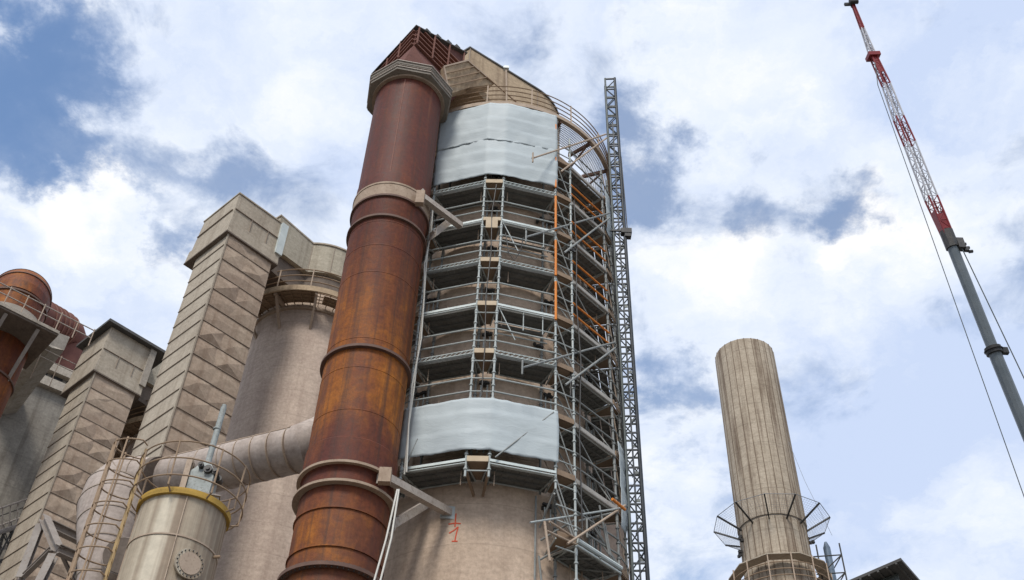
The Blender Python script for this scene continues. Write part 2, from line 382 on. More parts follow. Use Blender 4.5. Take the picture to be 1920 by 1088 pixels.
# ------------------------------------------------------------------ scaffold round the tower
SR = 4.62; IR = 3.70
ANG = [(-63.1, -38.7), (-30.5, -6.1), (2.1, 26.5), (34.7, 59.1), (67.3, 91.7)]
LEV = [16.8 + 2.0 * k for k in range(9)]               # 16.9 ... 32.9
sf = thing('scaffold', (T[0], T[1] - 4.6, 0), 'galvanised tube scaffold with many decks wrapped round the beige tower', 'scaffold')
posts = []
for fa, fb in ANG: posts += [fa, fb]
for a in posts:
    low = 0 if a > 30 else (16.0 if a < -35 else 18.35)
    top = 34.6 if a > 20 else 33.6
    for rr in (SR, IR):
        if rr == IR and a < 30: lo2 = 18.7
        else: lo2 = low
        mb = MB(); p = pol(T, rr, a, lo2); q = pol(T, rr, a, top); mb.tube(p, q, .036, 8)
        z = max(lo2, 14) + .25
        while z < top:                                  # rosettes and sleeve joints
            mb.tube(pol(T, rr, a, z - .02), pol(T, rr, a, z + .02), .062, 8); z += .5
        for z in LEV:
            if z > lo2 + .5: mb.tube(pol(T, rr, a, z - .32), pol(T, rr, a, z - .14), .048, 8)
        mb.build('post', M['galv' if a < 40 and rr == SR else 'galv_shaded'], sf)
def half_bay(k, i): return (i == 2 and k in (4, 6))
for i, (fa, fb) in enumerate(ANG):
    for k, z in enumerate(LEV):
        if i < 3 and k == 0: continue
        a, b = pol(T, SR, fa, z), pol(T, SR, fb, z); ai, bi = pol(T, IR, fa, z), pol(T, IR, fb, z)
        if i == 4 and k < 2: continue
        hid = (i in (1, 2) and k == 8)
        nrm = ((a + b) / 2 - Vector((T[0], T[1], z))).normalized()
        u = (b - a).normalized()
        # ledgers
        mb = MB(); mb.tube(a, b, .026); mb.tube(ai, bi, .026); mb.tube(a, ai, .026); mb.tube(b, bi, .026); mb.build('ledger', M['galv'], sf)
        # deck: two or three pressed steel planks side by side, ribs below
        mb = MB(); nP = 3; w = (SR - IR - .06) / nP
        for j in range(nP):
            if half_bay(k, i) and j == 2: continue
            c = (a + b) / 2 - nrm * (.06 + w * (j + .5)); L = (b - a) / 2 - u * .05
            mb.box(c + Vector((0, 0, .05)), L, nrm * (w / 2 - .012), Vector((0, 0, .008)))
            for e in (-1, 1): mb.box(c + nrm * e * (w / 2 - .022) + Vector((0, 0, .01)), L, nrm * .01, Vector((0, 0, .031)))
            for q in range(1, 8): mb.box(c + L * (-1 + 2 * q / 8) + Vector((0, 0, .025)), u * .012, nrm * (w / 2 - .035), Vector((0, 0, .014)))
        mb.build('deck', M['deckm'], sf)
        # toe boards: lattice beam or plain board by level
        mb = MB(); to = nrm * .045
        if i >= 3:
            mb.tube(a + to + Vector((0, 0, -.02)), b + to + Vector((0, 0, -.02)), .034)
            if k == 0: mb.tube(a + to * 1.5 + Vector((0, 0, .12)), b + to * 1.5 + Vector((0, 0, .12)), .07)
            else: mb.box((a + b) / 2 + to * .6 + Vector((0, 0, .10)), (b - a) / 2, nrm * .012, Vector((0, 0, .055)))
            mm = M['galv_shaded'] if k else M['toe']
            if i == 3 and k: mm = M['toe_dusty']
        elif k in (3, 5, 7):
            for zz in (.02, .15): mb.tube(a + to + Vector((0, 0, zz)), b + to + Vector((0, 0, zz)), .018)
            m = 12
            for q in range(m):
                A = a.lerp(b, q / m) + to + Vector((0, 0, .02)); B = a.lerp(b, (q + 1) / m) + to + Vector((0, 0, .15)); mb.tube(A, B, .012, 5)
            mm = M['toe']
        else:
            mb.box((a + b) / 2 + to + Vector((0, 0, .09)), (b - a) / 2, nrm * .012, Vector((0, 0, .042))); mb.tube(a + to * 1.6 - Vector((0, 0, .04)), b + to * 1.6 - Vector((0, 0, .04)), .02)
            mm = M['toe']
        mb.build('toe_board', mm, sf)
        if i >= 3: MB().box((ai + bi) / 2 - nrm * .03 + Vector((0, 0, .13)), (bi - ai) / 2, nrm * .012, Vector((0, 0, .07))).build('inner_toe_board', M['wood'], sf)
        # guard rails
        if not hid:
            for zz in (.55, 1.05):
                om = (i == 3 and k >= 4 and k < 8)
                off = nrm * .03
                if k == 4 and i == 1: off = nrm * .03
                mb = MB(); mb.tube(a + off + Vector((0, 0, zz)), b + off + Vector((0, 0, zz)), .028 if not om else .034); gr = mb.build('guard_rail', M['orange'] if om else M['galv' if i < 3 else 'galv_shaded'], sf)
                if om: gr['label'] = 'orange painted guard rail'
            if om:
                mb = MB(); mb.tube(ai + Vector((0, 0, .9)), bi + Vector((0, 0, .9)), .03); gr = mb.build('guard_rail', M['orange'], sf); gr['label'] = 'orange painted guard rail'
        # loose vertical drops and inner rails
        MB().tube(ai + Vector((0, 0, 1.0)), bi + Vector((0, 0, 1.0)), .022).build('inner_rail', M['dust_steel'], sf)
        q = random.choice((.12, .2, .8, .88)); A = a.lerp(b, q) - nrm * .3
        MB().tube(A + Vector((0, 0, -.5)), A + Vector((0, 0, -.02)), .014, 6).build('drop_tube', M['dust_steel'], sf)
        if half_bay(k, i):
            lo = Vector((0, 0, -.62))
            MB().tube(a + lo, b + lo, .024).build('hanging_rail', M['galv'], sf); MB().tube(ai.lerp(a, .4) + lo, bi.lerp(b, .4) + lo, .024).build('hanging_rail', M['galv'], sf)
            for q in (.45, .78): MB().tube(a.lerp(b, q) + lo * 1.25, a.lerp(b, q), .018).build('hanger', M['galv'], sf)
            MB().tube(a.lerp(b, .03), a.lerp(b, .32) + lo * 2, .02).build('hanger', M['galv'], sf)
            MB().box((ai + bi) / 2 + nrm * .12 + Vector((0, 0, -.1)), (bi - ai) / 2 * .95, nrm * .09, Vector((0, 0, .05))).build('inner_plank', M['deckm'], sf)
# gaps between facets: wedge boards, posts tied to the shell
for i in range(4):
    fa, fb = ANG[i][1], ANG[i + 1][0]
    for k, z in enumerate(LEV):
        if i < 2 and k == 0: continue
        a, b = pol(T, SR, fa, z), pol(T, SR, fb, z); am = (fa + fb) / 2
        nrm = pol((0, 0), 1, am, 0)
        tri = [a + Vector((0, 0, .045)), b + Vector((0, 0, .045)), pol(T, IR + .02, fb - 2.8, z + .045), pol(T, IR + .02, fa + 2.8, z + .045)]
        MB().prism(tri, (0, 0, .03)).build('wedge_board', M['wood'], sf)
        for e0_, e1_ in ((0, 3), (1, 2)): MB().tube(tri[e0_] - Vector((0, 0, .05)), tri[e1_] - Vector((0, 0, .05)), .024).build('wedge_bearer', M['galv'], sf)
        MB().tube(a - Vector((0, 0, .25)), b - Vector((0, 0, .25)), .022).build('gap_ledger', M['galv'], sf)
        for zz in (.55, 1.05): MB().tube(a + Vector((0, 0, zz)) + nrm * .02, b + Vector((0, 0, zz)) + nrm * .02, .022).build('gap_rail', M['galv'], sf)
        lit = (i == 1)  # middle gap boards take the wood coloured as lit
        MB().box((a + b) / 2 + nrm * .05 + Vector((0, 0, .12)), (b - a) / 2 * .92, nrm * .014, Vector((0, 0, .09 if k != 6 else .08))).build('timber_toe_board', M['wood_lit'] if lit else M['wood'], sf)
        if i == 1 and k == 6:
            MB().box((a + b) / 2 + nrm * .07 + Vector((0, 0, -.12)), (b - a) / 2 * .62, nrm * .02, Vector((0, 0, .24))).build('timber_panel', M['wood_lit'], sf)
        # tie to the shell: cluster of couplers with short tubes
        if k < 8:
            mb = MB(); c = pol(T, IR - .0, am, z + 1.62)
            if i in (0, 2) and k % 2: continue
            for q in range(5):
                d = Vector((random.uniform(-.13, .13), random.uniform(-.06, .06), random.uniform(-.08, .08)))
                mb.box(c + d, (.05, .01, 0), (-.01, .05, 0), (0, .01, .05))
            mb.box(c, nrm.cross(Vector((0, 0, 1))) * .17, nrm * .04, Vector((0, 0, .035))); mb.tube(c, pol(T, TR - .05, am, z + 1.62), .03); mb.build('wall_tie', M['coupler'], sf)
            for e in (-.1, .1):
                s_ = pol((0, 0), 1, am + 90, 0) * e
                MB().tube(c + s_ + Vector((0, 0, -.62)), c + s_ + Vector((0, 0, -.1)), .022, 6).build('tie_tube', M['galv'], sf)
# extra tie clusters beside the corner post
for k in (3, 6):
    mb = MB(); c = pol(T, IR, 24.6, LEV[k] + 1.5)
    for q in range(6): mb.box(c + Vector((random.uniform(-.12, .12), random.uniform(-.06, .06), random.uniform(-.14, .14))), (.045, .01, 0), (-.01, .045, 0), (0, .01, .05))
    mb.build('wall_tie', M['coupler'], sf)
    mb = MB(); c = pol(T, SR + .02, 35.0, LEV[k] - .35)
    for q in range(9): mb.box(c + Vector((random.uniform(-.15, .1), random.uniform(-.05, .05), random.uniform(-.22, .22))), (.04, .01, 0), (-.01, .04, 0), (0, .01, .045))
    mb.tube(c + Vector((-.12, 0, -.5)), c + Vector((-.1, 0, .5)), .03); mb.build('coupler_cluster', M['coupler'], sf)
# diagonal braces
def brace(p, q, r=.022, m='galv_shaded', nm='brace'): return MB().tube(p, q, r).build(nm, M[m], sf)
for k in range(0, 8):
    z = LEV[k]
    brace(pol(T, SR, 34.7, z + .1), pol(T, IR, 34.7, z + 1.8))
    brace(pol(T, SR + .03, 26.5, z + 1.9), pol(T, SR + .03, 34.7, z + .1), .02)
    if k in (0, 1, 4): brace(pol(T, SR, 35, z + 1.85), pol(T, SR, 58.5, z + .1))
    brace(pol(T, SR, 59.1, z + .1), pol(T, IR, 59.1, z + 1.8))
for k in range(0, 9):
    z = LEV[k]
    for f in (.36, .7):
        a0_ = 34.7 + 24.4 * f
        brace(pol(T, IR, a0_, z - .9 if k else 15), pol(T, IR, a0_, z + 1.0), .026, 'dust_steel', 'inner_post')
    brace(pol(T, IR, 26.5, z + 1.4), pol(T, IR, 34.7, z + .5), .022, 'dust_steel')
    brace(pol(T, SR, 60, z + 1.7), pol(T, SR, 67, z + .2), .024, 'dust_steel')
    brace(pol(T, SR, 67.3, z + .1), pol(T, SR, 91.0, z + 1.8), .026, 'dust_steel')
    if k > 1:
        for a0_ in (-24.0, -12.5, 8.5, 20.0): brace(pol(T, IR, a0_, z + .05), pol(T, IR, a0_, z + 1.1), .018, 'dust_steel', 'inner_post')
# small braces hanging from the sheet decks
z = LEV[1]
brace(pol(T, SR + .06, -28, z + .2), pol(T, SR + .06, -24.5, z + 1.0)); brace(pol(T, SR + .11, 4, z + .15), pol(T, SR + .10, 25, z + 2.15), .022)

# orange standards clipped to the corner post
for z0, z1 in ((33.6, 34.9), (31.2, 32.9), (28.9, 30.7), (26.7, 28.4), (24.7, 26.4)):
    o = MB().tube(pol(T, SR + .09, 26.0, z0), pol(T, SR + .09, 26.0, z1), .042).build('post', M['orange'], sf); o['label'] = 'orange painted short post'
# timber struts under the lowest front gap
a, b = pol(T, SR, -6.1, 18.75), pol(T, SR, 2.1, 18.75)
mb = MB()
for p, ang in ((a, -4.0), (b, 0.2)): mb.bar(p - Vector((0, 0, .15)), pol(T, TR + .05, ang, 18.4), .07, .09)
mb.build('timber_strut', M['wood'], sf)
# lower corner base below the first front deck: slanted props and stub tubes
zb = 16.9
for p, q in ((pol(T, SR, 26.5, 18.4), pol(T, SR, 35, 16.7)), (pol(T, SR, 26.5, 18.4), pol(T, IR, 26.5, 17.6)), (pol(T, IR, 24.5, 18.6), pol(T, IR, 24.5, 12)),
             (pol(T, IR, 26.3, 16.7), pol(T, IR, 33, 13.2)), (pol(T, SR, 26.0, 18.2), pol(T, IR, 33, 18.2)), (pol(T, IR, 27, 17.2), pol(T, SR, 34.7, 17.6)),
             (pol(T, IR, 27, 16.6), pol(T, SR, 34.7, 17.0)), (pol(T, IR, 27, 14.6), pol(T, SR, 34.7, 15.6)), (pol(T, SR, 34.7, 15.6), pol(T, SR, 59.1, 15.6)),
             (pol(T, IR, 34.7, 15.6), pol(T, IR, 59.1, 15.6)), (pol(T, SR, 34.7, 15.5), pol(T, SR, 59.1, 13.7)), (pol(T, SR, 34.7, 18.3), pol(T, SR, 59.1, 17.0)),
             (pol(T, SR, 36, 17.6), pol(T, SR, 59.1, 18.8)), (pol(T, IR, 35, 16.8), pol(T, SR, 47, 16.8)), (pol(T, IR, 47, 16.8), pol(T, SR, 59, 16.8)),
             (pol(T, SR, 47, 18.5), pol(T, SR, 52, 17.1)), (pol(T, SR, 40, 17.2), pol(T, SR, 40, 17.8)), (pol(T, SR, 53, 17.1), pol(T, SR, 50, 18.0))):
    brace(p, q, .03)
# stand-off tube pair at the lower left of that corner
brace(at(994, 980, 24.9), at(1165, 953, 27.2), .03, 'galv'); brace(at(1021, 978, 25.0), at(1031, 1052, 25.0), .035, 'dust_steel'); brace(at(1026, 996, 25.05), at(1082, 1022, 25.9), .03, 'dust_steel')
brace(at(1030, 978, 25.0), at(1082, 1012, 25.9), .03, 'dust_steel')

# loose cables hung between the decks
def P_(a, z, r=SR + .07): return pol(T, r, a, z)
G0 = 'black cables hung on the scaffold'
own('hanging_cable', MB().path([P_(4, 28.2), P_(5.5, 27.3), P_(8, 26.9), P_(10.5, 27.4), P_(11.5, 28.1)], .018, 6), M['black'], 'black cable looping below the open right bay of the scaffold, under the timber panel', 'cable', G0)
own('hanging_cable', MB().path([P_(-1, 30.7), P_(-2.2, 29.2), P_(-1.6, 27.2), P_(-2.6, 25.2), P_(-1.8, 23.0), P_(-2.0, 21.1)], .02, 6), M['black'], 'black cable running straight down the narrow middle gap of the scaffold', 'cable', G0)
own('hanging_cable', MB().path([P_(36, 31.0), P_(37, 28.5), P_(36.2, 26.0), P_(38, 23.5), P_(36.5, 20.5), P_(37, 17.2)], .022, 6), M['black'], 'black cable running down the right corner posts of the scaffold', 'cable', G0)

# ------------------------------------------------------------------ brown shaft standing in for the sheets at the scaffold end
sp = at(1134, 1088, 34.0); sx_ = Vector((.99, -.12, 0)); sy_ = Vector((.12, .99, 0))
mb = MB(); q = [Vector((sp.x, sp.y, 0)) + sx_ * e + sy_ * f for e, f in ((-1.15, -.8), (.80, -.8), (.80, 1.4), (-1.15, 1.4))]
mb.loft(q, [Vector((p.x, p.y, 27.0)) for p in q])
own('brown_backing', mb, M['silo_far'], 'brown stand-in shaft glimpsed through the tubes behind the right end of the scaffold', 'backing', smooth=False)

# ------------------------------------------------------------------ white sheets hung on the scaffold
def sheet(name, angs, z0, z1, seed, label, sag=.10, r=SR + .085, group=None):
    pts = []; 
    for i in range(len(angs) - 1):
        a, b = pol(T, r, angs[i], 0), pol(T, r, angs[i + 1], 0); L = (b - a).length; n = max(2, int(L / .09))
        pts += [a.lerp(b, k / n) for k in range(n + (1 if i == len(angs) - 2 else 0))]
    nu = len(pts); nv = int((z1 - z0) / .09) + 1; mb = MB(); vs = []
    for j in range(nv + 1):
        v = j / nv
        for i, p in enumerate(pts):
            q = Vector((p.x * 1.0 + seed, p.y, 0))
            zz = z0 + (z1 - z0) * v
            edge = noise.noise(Vector((i * .12 + seed, 3.1, 0))) * .10 + noise.noise(Vector((i * .4 + seed, 7.1, 0))) * .035
            zz += edge * (1 - v) * 1.0 + edge * v * .4
            nrm = (Vector((p.x, p.y, 0)) - Vector((T[0], T[1], 0))).normalized()
            d = noise.fractal(Vector((i * .05 + seed, zz * .9, seed)), 1.0, 2.0, 4) * .035 + noise.noise(Vector((i * .035 + seed, zz * 2.6 + .2 * noise.noise(Vector((i * .1, zz, 1))), 4))) * .016
            d += noise.noise(Vector((i * .22 + seed * 2, zz * 1.1, 9))) * .012
            d += noise.noise(Vector((i * .34 + seed, seed, 2))) * .03 * max(0, 1 - 4 * min(v, 1 - v)) + .045 * math.sin(math.pi * v) * (.6 + noise.noise(Vector((i * .03, seed, 5))))
            fz_ = ((zz - z0) / .69 + .08 * noise.noise(Vector((i * .06 + seed, 1, 1)))) % 1.0; d += .022 * fz_
            vs.append(Vector((p.x, p.y, zz)) + nrm * (d + .03))
    fs = [[j * nu + i, j * nu + i + 1, (j + 1) * nu + i + 1, (j + 1) * nu + i] for j in range(nv) for i in range(nu - 1)]
    mb.add(vs, fs)
    o = mb.build(name, M['sheet'], None, sharp=80)
    so = o.modifiers.new('thick', 'SOLIDIFY'); so.thickness = .006
    tag(o, label, 'sheet', group); return o
G1 = 'white sheets tied round the scaffold'
sheet('plastic_sheet', [-30.8, -6.1, 2.1, 26.6], 33.2, 35.48, 2.0, 'white plastic sheet directly under the top walkway of the scaffolded tower', group=G1)
sheet('plastic_sheet', [-30.8, -6.1, 2.1, 26.6], 31.22, 33.36, 7.0, 'white plastic sheet above the bare decks, its wrinkled top edge tucked under another sheet', r=SR + .06, group=G1)
sheet('plastic_sheet', [-31.2, -6.1, 2.1, 26.7], 19.18, 21.02, 13.0, 'white plastic sheet round the lowest deck, near the red sprayed mark', group=G1)
G2 = 'narrow sheets between scaffold end and mast'
for z0, z1, lb in ((31.0, 33.4, 'narrow pale sheet strip beside the upper part of the lattice mast'), (18.3, 21.4, 'narrow pale sheet strip beside the lower part of the lattice mast')):
    sheet('sheet_strip', [60.2, 66.4], z0, z1, z0, lb, r=SR + .05, group=G2)

# ------------------------------------------------------------------ lattice mast
MC = Vector((3.99, 27.72, 0)); mh = .212; MH = 41.2
ms = thing('lattice_mast', (MC.x, MC.y, 0), 'tall dark square lattice mast standing at the right end of the scaffold', 'mast')
th = R_(-5); ux = Vector((math.cos(th), math.sin(th), 0)) * mh; uy = Vector((-math.sin(th), math.cos(th), 0)) * mh
cor = [MC - ux - uy, MC + ux - uy, MC + ux + uy, MC - ux + uy]
for i, c in enumerate(cor):
    MB().tube(c, c + Vector((0, 0, MH)), .042 if i != 1 else .058, 8).build('chord', M['mast_grey'] if i == 0 else M['dark_steel'], ms)
for i in range(4):
    a, b = cor[i], cor[(i + 1) % 4]; mb = MB(); z = 12.0; f = 0
    while z < MH - .2:
        Z0, Z1 = Vector((0, 0, z)), Vector((0, 0, min(z + .66, MH - .05)))
        mb.bar(a + Z0, b + Z0, .05, .05); p, q = (a, b) if f % 2 else (b, a); mb.tube(p + Z0, q + Z1, .022, 6); z += .66; f += 1
    mb.bar(a + Vector((0, 0, MH - .05)), b + Vector((0, 0, MH - .05)), .06, .06)
    mb.build('lacing', M['mast_grey'] if i == 2 else M['dark_steel'], ms)
# lower lacing down to the ground, section plates every 1.5 m, ladder rungs inside
for i in range(4):
    a, b = cor[i], cor[(i + 1) % 4]; mb = MB()
    for k in range(16): mb.bar(a + Vector((0, 0, .75 * k + .1)), b + Vector((0, 0, .75 * k + .1)), .04, .04)
    mb.build('lower_lacing', M['dark_steel'], ms)
z = 12.4
while z < 36:
    MB().box(MC + ux * .3 - uy * .9 + Vector((0, 0, z)), ux * .35, uy * .06, Vector((0, 0, .05))).build('step_plate', M['mast_grey'], ms); MB().tube(MC - ux * .2 + uy * .3 + Vector((0, 0, z)), MC + ux * .9 + uy * .3 + Vector((0, 0, z + .4)), .016, 5).build('strut', M['dark_steel'], ms); z += 1.0
MB().bar(cor[0] * .5 + cor[1] * .5 + Vector((0, 0, 12)), cor[0] * .5 + cor[1] * .5 + Vector((0, 0, 38)), .05, .05).build('rack_rail', M['dark_steel'], ms)
p = Vector((cor[1].x + .05, cor[1].y, at(1170, 428, 27.6).z))
mb = MB(); mb.box(p, (.2, 0, 0), (0, .12, 0), (0, 0, .12)); mb.box(p + Vector((.05, 0, -.2)), (.12, 0, 0), (0, .1, 0), (0, 0, .1)); mb.box(p + Vector((-.3, 0, .05)), (.3, 0, 0), (0, .03, 0), (0, 0, .03)); mb.build('cable_guide', M['black'], ms)
MB().path([p + Vector((0, 0, 4.5)), p + Vector((.03, 0, 2)), p + Vector((.05, 0, 0))], .02, 6).build('power_cable', M['black'], ms)
for (a, b, c) in ((( 998, 297, 24.42), (1136, 252, 27.5), (1052, 322, 25.4)), ((985, 445, 24.4), (1142, 400, 27.5), (1058, 474, 25.4)), ((978, 690, 24.4), (1152, 642, 27.4), (1060, 722, 25.4))):
    P, Q, S = at(*a), at(*b), at(*c)
    m_ = M['dust_steel'] if c[1] < 400 else M['galv_shaded']
    MB().tube(P, Q, .035).build('tie_bar', m_, ms); MB().tube(S, Q + Vector((.02, 0, -.25)), .035).build('tie_bar', m_, ms)
    MB().tube(P + Vector((.02, -.05, -.28)), P + Vector((.02, -.05, .25)), .03).build('tie_hook', m_, ms)
Q = at(1172, 948, 27.4); MB().tube(at(1064, 1020, 25.4), Q, .035).build('tie_bar', M['dust_steel'], ms)
o = MB().tube(at(1148, 936, 26.6), at(1172, 956, 27.2), .045).build('tie_bar', M['orange'], ms); o['label'] = 'orange tie bar'

# ------------------------------------------------------------------ rusty down duct in front of the tower
DC = (-4.23, 24.63); DR = 1.24
du = thing('rusty_duct', (DC[0], DC[1], 0), 'tall rust brown round duct standing against the scaffolded tower, with an octagonal collar', 'duct')
prof = [(DR - .03, 0), (DR - .03, 17.45), (DR + .04, 17.5), (DR + .04, 18.35), (DR, 18.4), (DR, 27.8), (DR + .03, 27.9), (DR + .03, 29.3), (DR + .01, 29.4), (DR + .01, 35.0)]
MB().lathe(DC, prof, 96).build('pipe', M['rust'], du)
for z in (15.1, 16.2, 19.3, 20.8, 21.9, 24.6, 25.8, 26.9, 31.2, 33.4): MB().band(DC, DR - .05, DR + .008, z, z + .03, 96).build('weld_seam', M['rust'], du)
def ztop(py): return atz(0, py, 1).z
def flange(py, px, w, h, m):
    p = at(px, py, 24.99 - w); z = p.z
    MB().band(DC, DR - .1, w, z - h, z, 96).build('flange', M[m], du); return z
fz = []
for py, px, w, h, m in ((644, 690, DR + .11, .09, 'dark_flange'), (861, 650, DR + .13, .075, 'tan_flange'), (896, 642, DR + .15, .075, 'tan_flange'), (1051, 617, DR + .14, .10, 'dark_flange'), (399, 722, DR + .09, .09, 'dark_flange'), (340, 735, DR + .09, .08, 'tan_flange')):
    fz.append(flange(py, px, w, h, m))
ztan = fz[5]
MB().band(DC, DR - .1, DR + .07, ztan - .62, ztan - .081, 96).build('collar_band', M['tan_flange'], du)
MB().band(DC, DR - .1, DR + .10, ztan - .70, ztan - .621, 96).build('flange', M['dark_flange'], du)
mb = MB()
for i in range(60):
    for z in (fz[3],):
        a = i * 6; mb.tube(pol(DC, DR + .08, a, z - .14), pol(DC, DR + .08, a, z + .04), .016, 5)
mb.build('bolt', M['coupler'], du)
# pale vertical seam near the top
mb = MB(); a_s = 2.0
mb.bar(pol(DC, DR + .015, -2, fz[5] + .1), pol(DC, DR + .015, -2, 34.7), .035, .015, Vector((0, -1, 0)))
mb.build('vertical_seam', M['rust_rib'], du)
# octagonal collar
OZ = 34.86
def octo(r, z, rot=12 - 22.5 - 2): return [pol(DC, r, rot + 45 * i, z) for i in range(8)]
OR_ = 1.64
mb = MB()
mb.loft(octo(OR_, OZ), octo(OR_, OZ + .16)); mb.loft(octo(OR_ - .05, OZ + .163), octo(OR_ - .05, OZ + .33)); mb.loft(octo(OR_ + .03, OZ + .333), octo(OR_ + .03, OZ + .50))
cl = mb.build('octagonal_collar', M['collar'], du)
mb = MB()
for z, r in ((OZ + .14, OR_ + .02), (OZ + .31, OR_ - .02), (OZ + .48, OR_ + .05)):
    q = octo(r, z)
    for i in range(8): mb.bar(q[i], q[(i + 1) % 8], .05, .035)
mb.build('rim_angle', M['bracket'], cl)
MB().band(DC, DR, DR + .14, OZ - .10, OZ - .003, 96).build('flange', M['tan_flange'], du)
# hopper from collar to the square head
hu = Vector((.65, .76, 0)).normalized(); hv = Vector((-.61, .79, 0)).normalized(); hn = Vector((-hv.y, hv.x, 0))
if hn.y > 0: hn = -hn
C0 = Vector((-4.13, 23.2, 0)); HL, HW = 2.75, 2.7
hb = [C0, C0 + hu * HL, C0 + hu * HL + hv * HW, C0 + hv * HW]
HZ = 36.7
oc = octo(OR_ - .25, OZ + .50)
oc8 = []
order = sorted(range(8), key=lambda i: 0)
mb = MB(); sq = [Vector((p.x, p.y, HZ)) for p in hb]
# triangulated transition: each square corner joins two octagon corners
def nearest(pt): return min(range(8), key=lambda i: (oc[i].xy - pt.xy).length)
near = [nearest(p) for p in sq]
vs = sq + oc; fs = []
for i in range(8):
    j = (i + 1) % 8; mid = (oc[i] + oc[j]) / 2; k = nearest(mid)
    kk = min(range(4), key=lambda q: (sq[q].xy - mid.xy).length); fs.append([4 + i, 4 + j, kk])
for q in range(4):
    qn = (q + 1) % 4; mid = (sq[q] + sq[qn]) / 2; k = min(range(8), key=lambda i: (oc[i].xy - mid.xy).length); fs.append([q, qn, 4 + k])
mb.add(vs, fs); mb.build('hopper', M['rust_dark'], du, smooth=False)
# square ribbed head, roof rising towards the tower
def topz(s): return 37.74 + (39.25 - 37.74) * s / HL
mb = MB(); lo = [Vector((p.x, p.y, HZ)) for p in hb]; hi = [Vector((hb[0].x, hb[0].y, topz(0))), Vector((hb[1].x, hb[1].y, topz(HL))), Vector((hb[2].x, hb[2].y, topz(HL))), Vector((hb[3].x, hb[3].y, topz(0)))]
mb.loft(lo, hi); hd = mb.build('head_box', M['rust_dark'], du, smooth=False)
mb = MB(); nr = hu.cross(Vector((0, 0, 1))); nl = -hu
for k in range(6):                                     # ribs parallel to the bottom edge
    z = HZ + .04 + k * .30
    s0 = 0 if z < topz(0) else (z - 37.74) / (39.25 - 37.74) * HL
    if s0 < HL - .2:
        a = C0 + hu * s0; b = C0 + hu * HL; mb.bar(Vector((a.x, a.y, z)) + nr * .06, Vector((b.x, b.y, z)) + nr * .06, .12, .05)
    if z < topz(0):
        a = C0; b = C0 + hv * HW; mb.bar(Vector((a.x, a.y, z)) + hn * .06, Vector((b.x, b.y, z)) + hn * .06, .12, .05)
for s in (.03, .9, 1.75, 2.6):
    a = C0 + hu * s + nr * .13; mb.bar(Vector((a.x, a.y, HZ + .05)), Vector((a.x, a.y, topz(s) + .12)), .06, .04, nr)
for s in (.9, 1.8, 2.6):
    a = C0 + hv * s + hn * .13; mb.bar(Vector((a.x, a.y, HZ + .05)), Vector((a.x, a.y, topz(0) + .15)), .06, .04, hn)
mb.build('stiffener_rib', M['rust_rib'], hd)
mb = MB(); off = Vector((0, 0, .003))
ro = [hi[0] + hn * .17 + nr * .17, hi[1] + nr * .17, hi[2] - nr * .17, hi[3] + hn * .17 - nr * .17]
mb.prism([p + off for p in ro], (0, 0, .05))
for s in (.5, 1.1, 1.7, 2.2):
    p = hi[0].lerp(hi[1], s / HL) + nr * .10; mb.box(p + Vector((0, 0, .12)), hu * .12, nr * .06, Vector((0, 0, .07)))
mb.build('roof', M['roof_dark'], hd)
# brackets tying the duct to the tower shell
for pts in (((717, 892, 23.9), (843, 962, 26.25)), ((733, 985, 25.2), (803, 943, 26.35)), ((787, 366, 23.95), (864, 424, 25.2)), ((812, 440, 24.9), (842, 416, 25.3))):
    P, Q = at(*pts[0]), at(*pts[1]); mb = MB()
    mb.bar(P, Q, .20, .22)
    d = (Q - P).normalized(); mb.box(P, d * .03, d.cross(Vector((0, 0, 1))).normalized() * .16, Vector((0, 0, .2))); mb.build('bracket', M['bracket'], du)
MB().box(at(843, 962, 26.22), (.26, .03, 0), (-.005, .04, 0), (0, 0, .2)).build('anchor_plate', M['galv'], du)
mb = MB(); P = at(722, 893, 23.75)
mb.box(P, (.16, 0, 0), (0, .1, 0), (0, 0, .22)); mb.build('bracket_head', M['tan_flange'], du)
mb = MB(); P = at(788, 372, 23.75); mb.box(P, (.14, 0, 0), (0, .1, 0), (0, 0, .3)); mb.build('bracket_head', M['tan_flange'], du)
# hanging ropes by the bracket
G3 = 'pale ropes beside the rusty duct'
q0, q1 = at(745, 918, 23.7), at(697, 1105, 23.5)
own('rope', MB().path([q0, q0.lerp(q1, .5) + Vector((.03, 0, -.05)), q1], .025, 6), M['white_line'], 'pale straight rope running down from the lower bracket, nearer the duct', 'rope', G3)
q0, q1 = at(748, 918, 23.72), at(709, 1105, 23.5)
own('rope', MB().path([q0, q0.lerp(q1, .5) + Vector((.06, 0, -.02)), q1], .025, 6), M['white_line'], 'pale slack rope running down from the lower bracket, nearer the tower', 'rope', G3)
mb = MB(); pts = []
for i, (x, y) in enumerate(((812, 385), (805, 440), (799, 500), (795, 560), (786, 640), (776, 730), (766, 800), (758, 890))):
    pts.append(at(x, y, 25.3))
mb.path(pts, .024, 6); mb.path([p + Vector((.07 * math.sin(i * 2.1), -.05, .05)) for i, p in enumerate(pts)], .025, 6)
own('hoist_rope', mb, M['white_line'], 'twisted pale rope hanging along the left edge of the scaffold decks', 'rope')

